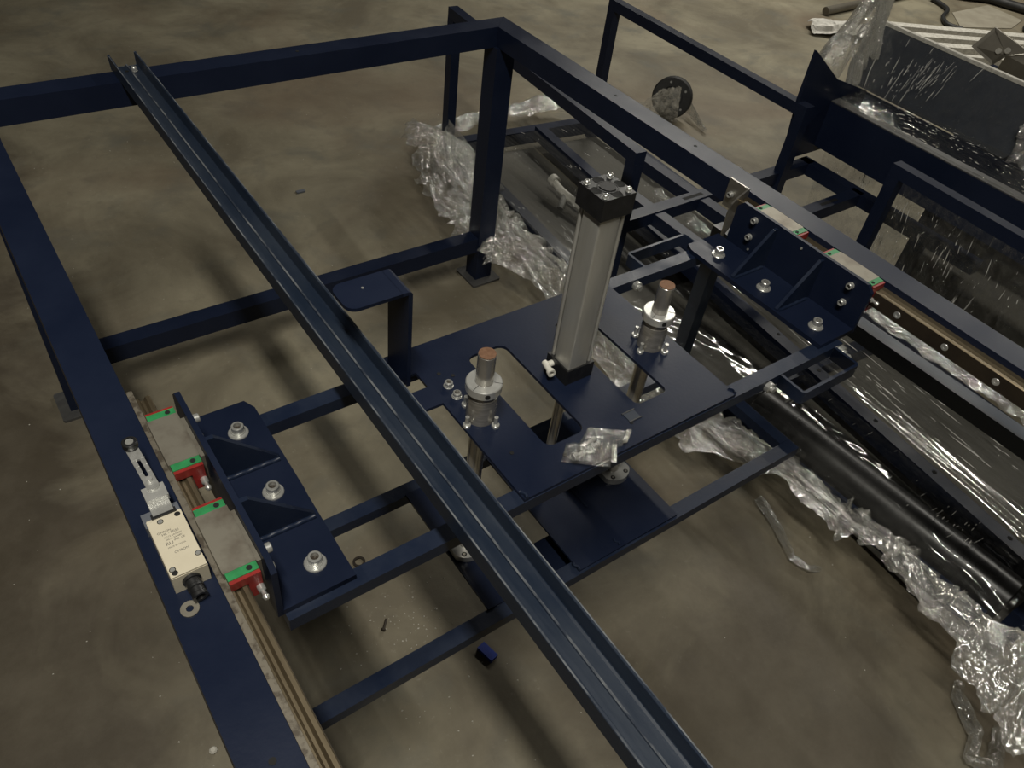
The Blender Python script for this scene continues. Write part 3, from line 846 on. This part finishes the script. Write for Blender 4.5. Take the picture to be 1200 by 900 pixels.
# sheet pans
plate('drip_pan', [(1.66, -.02), (1.935, -.02), (2.155, 2.58), (1.80, 2.62)], .03, .036, 'sheet_grey', wm)
plate('drip_pan', [(1.985, -.02), (2.405, -.02), (2.50, 2.55), (2.21, 2.58)], .03, .036, 'sheet_grey', wm)
# dark belt roller lying in the near pan
cyl('belt_roller', (1.793, .045, .105), (1.745, .86, .105), .068, 'belt_black', wm, 40, .004)
for k, (hx, hy) in enumerate(((1.962, .15), (1.985, .40), (2.005, .62), (2.03, .86), (2.05, 1.05))):
    cyl('rail_hole', (hx, hy, .1278), (hx, hy, .1286), .007, 'hole_black', wm, 12)
# white air regulator lying in the pan behind the cylinder
rg = thing('air_valve', 'small white plastic air valve lying in the wrapped pan behind the cylinder', 'valve', (1.98, 2.10, .04))
sweep('stem', [(1.985, 2.215, .10), (1.975, 2.15, .095), (1.985, 2.06, .085)], .016, 'white_plastic', rg, 12)
cyl('knob', (1.99, 2.235, .102), (1.985, 2.20, .10), .024, 'white_plastic', rg, 16, .004)
cyl('port', (1.975, 2.12, .09), (1.93, 2.09, .055), .014, 'zinc', rg, 14)
cyl('tail', (1.985, 2.07, .085), (2.00, 1.98, .07), .02, 'white_plastic', rg, 14, .003)

# chute of navy sheet metal beyond the far hoops, wrapped in film
ct = thing('wrapped_chute', 'navy folded sheet metal chute wrapped in clear film beside the raised hoops', 'chute', (2.78, .9, 0))
prism('front_wall', [(2.655, 1.544, .45), (2.655, -.3, .45), (2.655, -.3, .62), (2.655, 1.544, .62)], (.006, 0, 0), 'navy_paint', ct)
prism('front_lip', [(2.655, 1.544, .62), (2.655, -.3, .62), (2.70, -.3, .622), (2.70, 1.544, .622)], (0, 0, .004), 'plate_steel', ct)
prism('trough', [(2.661, 1.544, .46), (2.86, 1.544, .50), (2.86, -.3, .50), (2.661, -.3, .46)], (0, 0, .005), 'navy_paint', ct)
prism('back_wall', [(2.869, 1.60, .50), (2.865, -.3, .50), (2.868, -.3, .62), (2.868, 1.60, .62)], (.006, 0, 0), 'navy_paint', ct)
prism('tilted_panel', [(2.872, 1.60, .625), (2.872, .99, .625), (2.955, .80, .83), (2.955, 1.66, .83)], (.006, 0, -.002), 'navy_dusty', ct)
bar('panel_rim', (2.958, 1.66, .838), (2.958, .80, .838), .016, .012, 'foam_white', ct, .003)
prism('end_plate', [(2.492, 1.545, .42), (2.452, 1.545, .66), (2.452, 1.545, .83), (2.64, 1.545, .705), (2.868, 1.545, .625), (2.868, 1.545, .42)], (0, .012, 0), 'navy_paint', ct)
bar('chute_leg', (2.76, 1.06, 0), (2.76, 1.06, .46), .05, .05, 'navy_paint', ct, .004, top=False)
bar('chute_leg', (2.76, .2, 0), (2.76, .2, .46), .05, .05, 'navy_paint', ct, .004, top=False)
prism('lower_panel', [(2.79, 1.10, .02), (2.79, -.3, .02), (2.79, -.3, .45), (2.79, 1.10, .45)], (.006, 0, 0), 'sheet_grey', ct)
box('spacer_block', 2.89, 2.96, .93, 1.07, .585, .635, 'navy_paint', ct, .003)


# ------------------------------------------------------------------ film geometry
def film_heap(name, path, label, seed, nu=150, nv=26, amp=.028, fine=.012, mat='film_crumpled', cat='plastic film'):
    """crumpled film lying along a path: rows (x, y, z_left, w_left, h_mid, w_right, z_right)"""
    bm = bmesh.new(); n = len(path)-1; rows = []
    rj = random.Random(int(seed*100))
    plen = sum(math.dist(path[k][:2], path[k+1][:2]) for k in range(n))
    for i in range(nu+1):
        t = i/nu*n; k = min(int(t), n-1); f = t-k; f = f*f*(3-2*f)
        a = [path[k][j]*(1-f)+path[k+1][j]*f for j in range(7)]
        k2 = min(k+1, n); d = Vector((path[k2][0]-path[k][0], path[k2][1]-path[k][1], 0)).normalized()
        if k > 0 or k2 < n:
            pa = path[max(k-1, 0) if f < .5 else k]; pb = path[k2 if f < .5 else min(k2+1, n)]
            d2 = Vector((pb[0]-pa[0], pb[1]-pa[1], 0)).normalized(); d = (d+d2).normalized()
        s = Vector((-d.y, d.x, 0)); row = []
        for j in range(nv+1):
            v = j/nv
            wl = a[3]*(1+.55*noise.noise(Vector((i*.16, seed, 0)))+.3*noise.noise(Vector((i*.5, seed+3, 0))))
            wr = a[5]*(1+.35*noise.noise(Vector((i*.13, seed+9, 0))))
            off = wl*(1-2*v) if v < .5 else -wr*(2*v-1)
            if v < .5:
                g = v*2; z = a[2]*(1-g)+a[4]*g + .25*a[4]*math.sin(g*math.pi)
            else:
                g = v*2-1; z = a[4]*(1-g)+a[6]*g + .1*a[4]*math.sin(g*math.pi)
            p = Vector((a[0], a[1], 0))+s*off
            arc = i/nu*plen
            q = Vector((arc*4.2+seed, off*15+.9*noise.noise(Vector((arc*3, v*2, seed))), seed))
            r1 = 1-2*abs(noise.noise(q)); r2 = 1-2*abs(noise.noise(q*2.6+Vector((5, 1, 2)))); r3 = noise.noise(q*6.5)
            z += amp*r1*.8+fine*r2*1.2+fine*.5*r3
            p += Vector((noise.noise(q+Vector((20, 0, 0))), noise.noise(q+Vector((0, 30, 0))), 0))*amp*.9
            p += Vector((noise.noise(q*3.1+Vector((20, 0, 0))), noise.noise(q*3.1+Vector((0, 30, 0))), 0))*fine
            z += rj.uniform(-1, 1)*fine*.16
            row.append(bm.verts.new((p.x, p.y, max(z, .0025+.0035*(1+r3)))))
        rows.append(row)
    for a, b in zip(rows, rows[1:]):
        for j in range(nv): bm.faces.new((a[j], b[j], b[j+1], a[j+1]))
    me = bpy.data.meshes.new('m'); bm.to_mesh(me); bm.free()
    o = put(name, me, mat); tag(o, label, cat)
    return o


def film_quad(name, quad, label, seed, nu=60, nv=60, amp=.008, sag=0.0, mat='film_sheet', fu=9, fv=2.5, cat='plastic film', jit=.0, along='u', cover=.0):
    """wrinkled sheet of film stretched between four 3D corners; small flat facets, long way along u or v, catch the lamps"""
    A, B, C, D = [Vector(p) for p in quad]; nrm = (B-A).cross(D-A).normalized()
    lu, lv = ((B-A).length+(C-D).length)/2, ((D-A).length+(C-B).length)/2
    cu_, cv_ = (.020, .0045) if along == 'u' else (.0045, .020)
    if jit: nu, nv = min(int(lu/cu_)+2, 330), min(int(lv/cv_)+2, 330)
    rj = random.Random(int(seed*100))
    verts, faces = [], []
    for i in range(nu+1):
        u = i/nu
        for j in range(nv+1):
            v = j/nv
            p = (A*(1-u)+B*u)*(1-v)+(D*(1-u)+C*u)*v
            q = Vector((u*fv+seed, v*fu, seed*.7))
            h = (1-2*abs(noise.noise(q)))*amp+noise.noise(q*3.3)*amp*.55
            mk = max(0.0, noise.noise(Vector((u*lu*7, v*lv*7, seed)))+.12+cover)
            h += rj.uniform(-1, 1)*jit*min(1.3, mk*2.4)
            h -= sag*4*u*(1-u)*4*v*(1-v)
            verts.append(p+nrm*h)
    for i in range(nu):
        for j in range(nv):
            k = i*(nv+1)+j; faces.append((k, k+nv+1, k+nv+2, k+1))
    me = bpy.data.meshes.new('m'); me.from_pydata(verts, [], faces); me.update()
    o = put(name, me, mat, smooth=not jit)
    return tag(o, label, cat)


def film_crease_glints(sheet, quad, n, seed, lmin=.008, lmax=.045, along='v', w=.0026, lift=.004, region=(0, 1, 0, 1), spread=.12, lines=0):
    """folded-over creases of a film sheet, whitish from stacked layers and to paint in lamp glints: a part of that sheet"""
    A, B, C, D = [Vector(p) for p in quad]; nrm = (B-A).cross(D-A).normalized()
    if nrm.dot(Vector((0, 0, CAMH))-A) < 0: nrm = -nrm
    rj = random.Random(int(seed*77)); verts, faces = [], []
    cl = [(rj.uniform(region[0], region[1]), rj.uniform(region[2], region[3])) for _ in range(max(3, n//14))]
    P = lambda u, v: (A*(1-u)+B*u)*(1-v)+(D*(1-u)+C*u)*v
    for k in range(n):
        if k < lines: u, v = rj.uniform(region[0], region[1]), rj.uniform(region[2], region[3])
        else:
            c = rj.choice(cl); u, v = c[0]+rj.gauss(0, .045), c[1]+rj.gauss(0, .09)
        if not (region[0] <= u <= region[1] and region[2] <= v <= region[3]): continue
        d = (P(u, v+.01)-P(u, v-.01)) if along == 'v' else (P(u+.01, v)-P(u-.01, v))
        d = d.normalized(); sd = nrm.cross(d)
        d = (d+sd*rj.gauss(0, spread)).normalized(); sd = nrm.cross(d)
        L_ = lmin+(lmax-lmin)*rj.random()**2.5; ww = w*rj.uniform(.4, 1.0)
        p = P(u, v)+nrm*lift; b = len(verts)
        for q in (p-d*L_/2, p-sd*ww/2-d*L_*.2, p+sd*ww/2-d*L_*.2, p-sd*ww/2+d*L_*.25, p+sd*ww/2+d*L_*.25, p+d*L_/2): verts.append(q)
        verts += [p-d*L_*.2+nrm*ww*.6, p+d*L_*.25+nrm*ww*.6]
        faces += [(b, b+1, b+6), (b, b+6, b+2), (b+1, b+3, b+7, b+6), (b+2, b+6, b+7, b+4), (b+3, b+5, b+7), (b+4, b+7, b+5)]
    me = bpy.data.meshes.new('m'); me.from_pydata(verts, [], faces); me.update()
    o = put('crease_glints', me, 'film_crease', sheet); o['kind'] = 'stuff'
    return o


# long crumpled skirt along the camera side of the machine base: x, y, z_left, w_left, h_mid, w_right, z_right
film_heap('film_skirt', [(1.70, 2.74, .02, .06, .13, .10, .16), (1.64, 2.52, .01, .17, .20, .16, .20), (1.58, 2.28, .01, .17, .19, .18, .17), (1.55, 2.05, .01, .17, .15, .20, .15),
                         (1.57, 1.85, .01, .14, .13, .20, .14), (1.60, 1.66, .01, .11, .12, .16, .14), (1.58, 1.35, .01, .12, .11, .17, .13), (1.54, 1.05, .01, .13, .11, .19, .13)],
          'crumpled clear film skirt bunched on the floor behind the table leg', 2.0, nu=260, nv=46, amp=.024, fine=.012)
film_heap('film_skirt', [(1.55, 1.12, .01, .10, .11, .17, .13), (1.54, .90, .01, .125, .11, .17, .13), (1.62, .68, .01, .11, .11, .13, .14), (1.63, .45, .01, .12, .12, .11, .14), (1.67, .30, .01, .08, .12, .08, .14),
                         (1.645, .13, .01, .11, .11, .12, .14), (1.67, -.08, .01, .11, .13, .24, .15), (1.69, -.34, .01, .11, .12, .30, .15)],
          'crumpled clear film skirt running along the floor beside the dark roller', 8.3, nu=280, nv=46, amp=.020, fine=.011)
film_heap('film_strand', [(1.55, .640, .004, .02, .03, .02, .02), (1.515, .54, .004, .016, .03, .016, .01), (1.475, .455, .004, .012, .024, .012, .01), (1.49, .41, .004, .010, .02, .010, .01), (1.525, .395, .004, .006, .010, .006, .005)],
          'loose twisted strand of film curling out from the skirt by the roller', 3.3, nu=50, nv=10, amp=.006, fine=.004)
film_heap('film_strand', [(1.555, -.01, .004, .014, .02, .014, .01), (1.52, -.025, .004, .014, .024, .014, .01), (1.475, -.10, .004, .016, .03, .016, .01), (1.41, -.125, .004, .018, .03, .018, .01), (1.44, -.17, .004, .018, .03, .018, .01), (1.50, -.15, .004, .016, .03, .016, .01), (1.55, -.135, .004, .016, .02, .016, .01)],
          'loose looped strand of film on the floor at the picture corner', 6.1, nu=70, nv=10, amp=.008, fine=.005)
film_heap('film_edge', [(1.72, 2.80, .01, .06, .10, .06, .10), (1.95, 2.83, .01, .08, .10, .08, .10), (2.20, 2.82, .01, .08, .10, .08, .10), (2.45, 2.80, .01, .10, .14, .08, .10), (2.65, 2.70, .01, .06, .08, .06, .06)],
          'ruffled clear film edge lying along the back crossbar of the wrapped machine', 4.4, nu=90, nv=18, amp=.018, fine=.011)
film_heap('film_edge', [(2.66, 1.98, .01, .05, .10, .06, .05), (2.74, 1.86, .01, .06, .16, .07, .06), (2.76, 1.74, .01, .06, .12, .07, .05), (2.78, 1.64, .01, .03, .06, .04, .03)],
          'standing tuft of clear film beyond the side beam near the hoops', 9.4, nu=40, nv=16, amp=.03, fine=.014)
film_heap('film_edge', [(2.33, 1.95, .05, .03, .11, .03, .10), (2.30, 1.70, .05, .03, .12, .035, .10), (2.25, 1.45, .05, .03, .12, .03, .10)],
          'narrow ruffle of film along the pan under the side beam', 1.4, nu=60, nv=10, amp=.012, fine=.008)
fq = film_quad('film_sheet', [(1.735, 2.60, .125), (1.63, 1.55, .118), (2.08, 1.55, .112), (2.16, 2.58, .118)], 'clear film stretched over the pan behind the cylinder', 1.0, amp=.0008, fu=11, fv=3)
film_crease_glints(fq, [(1.735, 2.60, .125), (1.63, 1.55, .118), (2.08, 1.55, .112), (2.16, 2.58, .118)], 110, 1.1, along='u', lmax=.06, spread=.35, lines=40)
fq = film_quad('film_sheet', [(2.20, 2.58, .118), (2.08, 1.45, .112), (2.45, 1.45, .112), (2.50, 2.55, .118)], 'clear film stretched over the pan beside the far hoop', 2.7, amp=.0008, fu=11, fv=3)
film_crease_glints(fq, [(2.20, 2.58, .118), (2.08, 1.45, .112), (2.45, 1.45, .112), (2.50, 2.55, .118)], 70, 2.1, along='u', lmax=.05, spread=.35, lines=30)
fq = film_quad('film_sheet', [(1.655, 1.42, .125), (1.60, .03, .150), (1.905, .03, .150), (2.03, 1.42, .118)], 'clear film stretched over the dark belt roller', 5.2, nu=100, amp=.0025, sag=-.030, fu=5, fv=9, mat='film_roller')
film_crease_glints(fq, [(1.655, 1.42, .125), (1.60, .03, .150), (1.905, .03, .150), (2.03, 1.42, .118)], 90, 3.4, along='v', lmax=.035, lift=.036, region=(.3, .97, .3, .85), w=.003)
fq = film_quad('film_sheet', [(2.125, 1.42, .118), (1.985, .02, .12), (2.40, .02, .13), (2.47, 1.42, .118)], 'clear film stretched tight between the centre rail and the raised hoop', 7.7, nu=90, amp=.0028, fu=16, fv=1.2)
film_crease_glints(fq, [(2.125, 1.42, .118), (1.985, .02, .12), (2.40, .02, .13), (2.47, 1.42, .118)], 130, 4.2, along='u', lmin=.02, lmax=.14, spread=.05, lines=60, region=(.15, .98, .05, .95))
fq = film_quad('film_curtain', [(1.640, 1.07, .643), (1.653, -.30, .643), (1.775, -.30, .615), (1.765, 1.07, .615)], 'crumpled film bunched along the near raised hoop bar under the guide rail', 3.9, nu=160, nv=40, amp=.012, fu=3, fv=22, mat='film_crumpled')
film_crease_glints(fq, [(1.640, 1.07, .643), (1.653, -.30, .643), (1.775, -.30, .615), (1.765, 1.07, .615)], 200, 5.3, along='v', lmax=.03, spread=.6, lines=130, lift=.008)
fq = film_quad('film_curtain', [(2.70, 1.52, .445), (2.70, 1.08, .445), (2.74, 1.08, .02), (2.74, 1.52, .02)], 'film hanging from the front wall of the wrapped chute', 8.1, amp=.006, fu=4, fv=7, mat='film_tight')
film_crease_glints(fq, [(2.70, 1.52, .445), (2.70, 1.08, .445), (2.74, 1.08, .02), (2.74, 1.52, .02)], 40, 9.7, along='v', lmin=.01, lmax=.12, spread=.08)
film_quad('film_flap', [(1.745, 2.665, .21), (1.74, 2.26, .14), (1.58, 2.24, .10), (1.62, 2.62, .06)], 'smooth flap of film pulled down from the rear hoop post', 9.2, amp=.010, fu=4, fv=4, mat='film_crumpled')
fq = film_quad('film_curtain', [(2.455, 1.12, .60), (2.43, .10, .60), (2.50, .10, .10), (2.52, 1.12, .10)], 'wrinkled film hanging under the far raised hoop bar', 6.6, nu=80, amp=.006, fu=5, fv=9, mat='film_tight')
film_crease_glints(fq, [(2.455, 1.12, .60), (2.43, .10, .60), (2.50, .10, .10), (2.52, 1.12, .10)], 110, 6.1, along='v', lmin=.012, lmax=.07, spread=.12, lines=30)
fq = film_quad('film_cover', [(2.650, 1.52, .628), (2.645, -.25, .632), (2.885, -.25, .640), (2.875, 1.58, .636)], 'clear film stretched over the open top of the wrapped chute', 4.8, nu=110, amp=.006, sag=.03, fu=8, fv=4, mat='film_trough')
film_crease_glints(fq, [(2.650, 1.52, .628), (2.645, -.25, .632), (2.885, -.25, .640), (2.875, 1.58, .636)], 230, 7.3, along='u', lmax=.03, spread=.5, lines=60, region=(.1, .98, .1, .9))
fq = film_quad('film_cover', [(2.858, 1.60, .632), (2.858, .985, .632), (2.938, .80, .838), (2.938, 1.66, .838)], 'clear film stretched over the tilted panel of the wrapped chute', 2.2, nu=70, amp=.0015, fu=3, fv=7, mat='film_panel')
film_crease_glints(fq, [(2.858, 1.60, .632), (2.858, .985, .632), (2.938, .80, .838), (2.938, 1.66, .838)], 90, 8.8, along='v', lmax=.08, spread=.06, lift=.005, region=(.02, .55, .05, .95), lines=10)
film_heap('film_bunch', [(2.99, 1.69, .83, .03, .855, .03, .80), (2.93, 1.70, .80, .06, .835, .07, .72), (2.86, 1.68, .70, .07, .76, .09, .64), (2.79, 1.64, .60, .07, .68, .09, .60), (2.72, 1.60, .53, .06, .63, .07, .56)],
          'bunched film gathered round the end of the wrapped chute', 7.1, nu=110, nv=40, amp=.026, fine=.014, mat='film_dense')
film_heap('film_bunch', [(2.88, .98, .62, .05, .70, .05, .62), (2.90, .88, .60, .06, .72, .06, .62), (2.90, .76, .56, .06, .70, .06, .60)],
          'bunched film at the broken-off end of the tilted panel', 5.5, nu=40, nv=18, amp=.02, fine=.012)

# wheel wrapped in film, beyond the side beam
wc = Vector((3.06, 2.63, .10)); wax = Vector((-.80, -.52, .25))
wh = thing('caster_wheel', 'black caster wheel partly wrapped in film beyond the side beam', 'wheel', (3.06, 2.63, 0))
lathe('tyre', wc-wax.normalized()*.02, wax, [(.055, 0), (.095, 0), (.102, .008), (.102, .036), (.095, .044), (.055, .044), (.055, 0)], 'rubber_black', wh, 32)
lathe('hub', wc-wax.normalized()*.015, wax, [(0, 0), (.056, 0), (.056, .028), (.040, .030), (.020, .038), (0, .040)], 'black_plastic', wh, 28)
for k in range(5):
    a = R(72*k); d_, s_, t_ = frame_axes(wax)
    pp = wc+wax.normalized()*.016+(s_*math.cos(a)+t_*math.sin(a))*.075
    cyl('bolt_head', pp, pp+wax.normalized()*.010, .006, 'zinc', wh, 10)
film_quad('film_scrap', [(2.90, 2.58, .19), (2.86, 2.72, .02), (3.03, 2.54, .02), (3.02, 2.56, .20)], 'strip of film pulled across the caster wheel', 3.1, nu=24, nv=24, amp=.012, mat='film_crumpled', fu=6, fv=6)
film_heap('film_scrap', [(3.16, 2.60, .01, .01, .08, .01, .02), (3.13, 2.50, .005, .012, .05, .012, .01), (3.10, 2.40, .005, .012, .02, .012, .005)], 'thin tail of film lying beside the caster wheel', 2.9, nu=22, nv=8, amp=.008, fine=.005)

# ================================================================== BACKGROUND
tag(cyl('steel_pipe', (5.27, 3.37, .03), (6.6, 3.42, .03), .028, 'brown_metal', None, 20, .002), 'dark steel pipe lying on the floor at the top edge of the picture', 'pipe')
film_heap('rag', [(4.90, 3.22, .01, .08, .04, .08, .02), (5.00, 3.12, .01, .13, .06, .12, .02), (5.10, 3.05, .01, .13, .06, .11, .02), (5.25, 2.98, .01, .10, .05, .09, .02)], 'crumpled white rag on the floor beyond the wrapped chute', 3.7, nu=40, nv=20, amp=.022, fine=.010, mat='cloth_white', cat='rag')
for k, (a, b, lab) in enumerate((((5.42, 3.07), (7.10, 2.08), 'farthest of the white wrapped bars lying on the floor'), ((5.42, 2.875), (6.95, 2.02), 'second farthest of the white wrapped bars lying on the floor'),
                                 ((5.40, 2.70), (6.80, 1.90), 'third farthest of the white wrapped bars lying on the floor'), ((5.38, 2.525), (6.60, 1.82), 'nearest of the white wrapped bars lying on the floor'))):
    o = bar('wrapped_bar', (*a, .045), (*b, .045), .075 if k < 3 else .04, .045, 'foam_white', None, .015)
    tag(o, lab, 'bar', 'white wrapped bars on the floor')
sb = thing('sheet_bracket', 'brown folded sheet metal bracket with bolt holes standing beyond the chute', 'bracket', (4.42, 1.75, 0))
prism('face', [(4.34, 1.905, .46), (4.42, 1.875, .555), (4.42, 1.66, .51), (4.38, 1.74, .47), (4.36, 1.775, .415)], (.006, .002, .003), 'brown_metal', sb)
prism('flange', [(4.36, 1.735, .475), (4.40, 1.66, .51), (4.40, 1.45, .44), (4.37, 1.52, .28), (4.35, 1.76, .30)], (.006, .002, .003), 'brown_metal', sb)
prism('stand', [(4.40, 1.80, 0), (4.40, 1.55, 0), (4.40, 1.55, .40), (4.40, 1.80, .40)], (.03, 0, 0), 'navy_paint', sb)
for py_, pz_ in ((1.785, .478), (1.745, .495)):
    lathe('bolt_hole', (4.375, py_, pz_), (-1, -.25, .45), [(0, 0), (.014, 0), (.014, .012), (0, .012)], 'foam_white', sb, 16)
tag(sweep('cable', [(6.48, 3.30, .02), (6.38, 3.10, .02), (6.17, 3.00, .02), (6.06, 2.89, .02), (6.08, 2.79, .02)], .016, 'rubber_black', None), 'black cable bending round the pale cardboard sheet', 'cable')
tag(sweep('cable', [(6.62, 3.42, .035), (6.80, 3.22, .035), (6.96, 3.10, .035), (7.02, 2.92, .035), (7.12, 2.78, .035), (7.6, 2.6, .035)], .032, 'rubber_black', None), 'thick black cable crossing the top right corner', 'cable')
tag(sweep('cable', [(7.0, 2.66, .02), (6.78, 2.66, .02), (6.62, 2.60, .02), (6.70, 2.50, .02), (6.95, 2.46, .02)], .014, 'rubber_black', None), 'thin black cable loop at the right edge', 'cable')
tag(plate('cardboard_sheet', [(6.40, 3.06), (6.90, 3.06), (6.86, 2.75), (6.58, 2.68), (6.16, 2.84)], .001, .006, 'cardboard'), 'pale cardboard sheet lying on the floor between cables', 'cardboard')

# ================================================================== SMALL THINGS ON THE FLOOR
tag(box('plastic_clip', .606, .652, .656, .678, 0, .012, 'blue_plastic', None, .002), 'small blue plastic clip lying on the floor below the lift frame', 'clip')
bpy.data.objects['plastic_clip'].rotation_euler = (0, 0, R(-78))
sc = thing('wood_screw', 'small dark screw lying on the floor below the carriage', 'screw', (.459, .856, 0))
cyl('shank', (.470, .866, .004), (.452, .846, .004), .003, 'rail_dark', sc, 8)
cyl('head', (.452, .846, .0055), (.449, .843, .0055), .0055, 'rail_dark', sc, 10)
tag(box('metal_offcut', 1.07, 1.105, 2.705, 2.722, 0, .006, 'grey_plastic', None, .001), 'small grey offcut lying on the floor behind the end beam', 'offcut')
tag(lathe('pebble', (.025, .788, 0), (0, 0, 1), [(0, 0), (.007, .001), (.0085, .005), (.005, .009), (0, .010)], 'crumb', None, 9), 'tiny pale pebble on the floor beside the side beam', 'pebble')
tag(lathe('steel_ring', (.489, 1.042, .0), (0, 0, 1), [(.010, 0), (.016, 0), (.016, .004), (.010, .004), (.010, 0)], 'rail_dark', None, 20), 'small dark ring lying on the floor beside the bracket foot', 'ring')
bm = bmesh.new()
for k in range(330):
    if k < 90:
        x, y = rnd.gauss(.50, .07), rnd.gauss(.80, .09)
    else:
        x, y = rnd.uniform(-.3, 2.2), rnd.uniform(.1, 3.4)
    r = rnd.uniform(.0008, .0024)*(1.7 if rnd.random() < .06 else 1)
    vs = [bm.verts.new((x+r*rnd.uniform(.6, 1.5)*math.cos(a), y+r*rnd.uniform(.6, 1.5)*math.sin(a), .0003)) for a in (0, 1.6, 3.1, 4.7)]
    t_ = bm.verts.new((x, y, r*.9))
    for i in range(4): bm.faces.new((vs[i], vs[(i+1) % 4], t_))
cr = put('floor_grit', from_bm(bm), 'crumb'); tag(cr, 'pale grit and paint crumbs scattered over the floor', 'grit', kind='stuff')
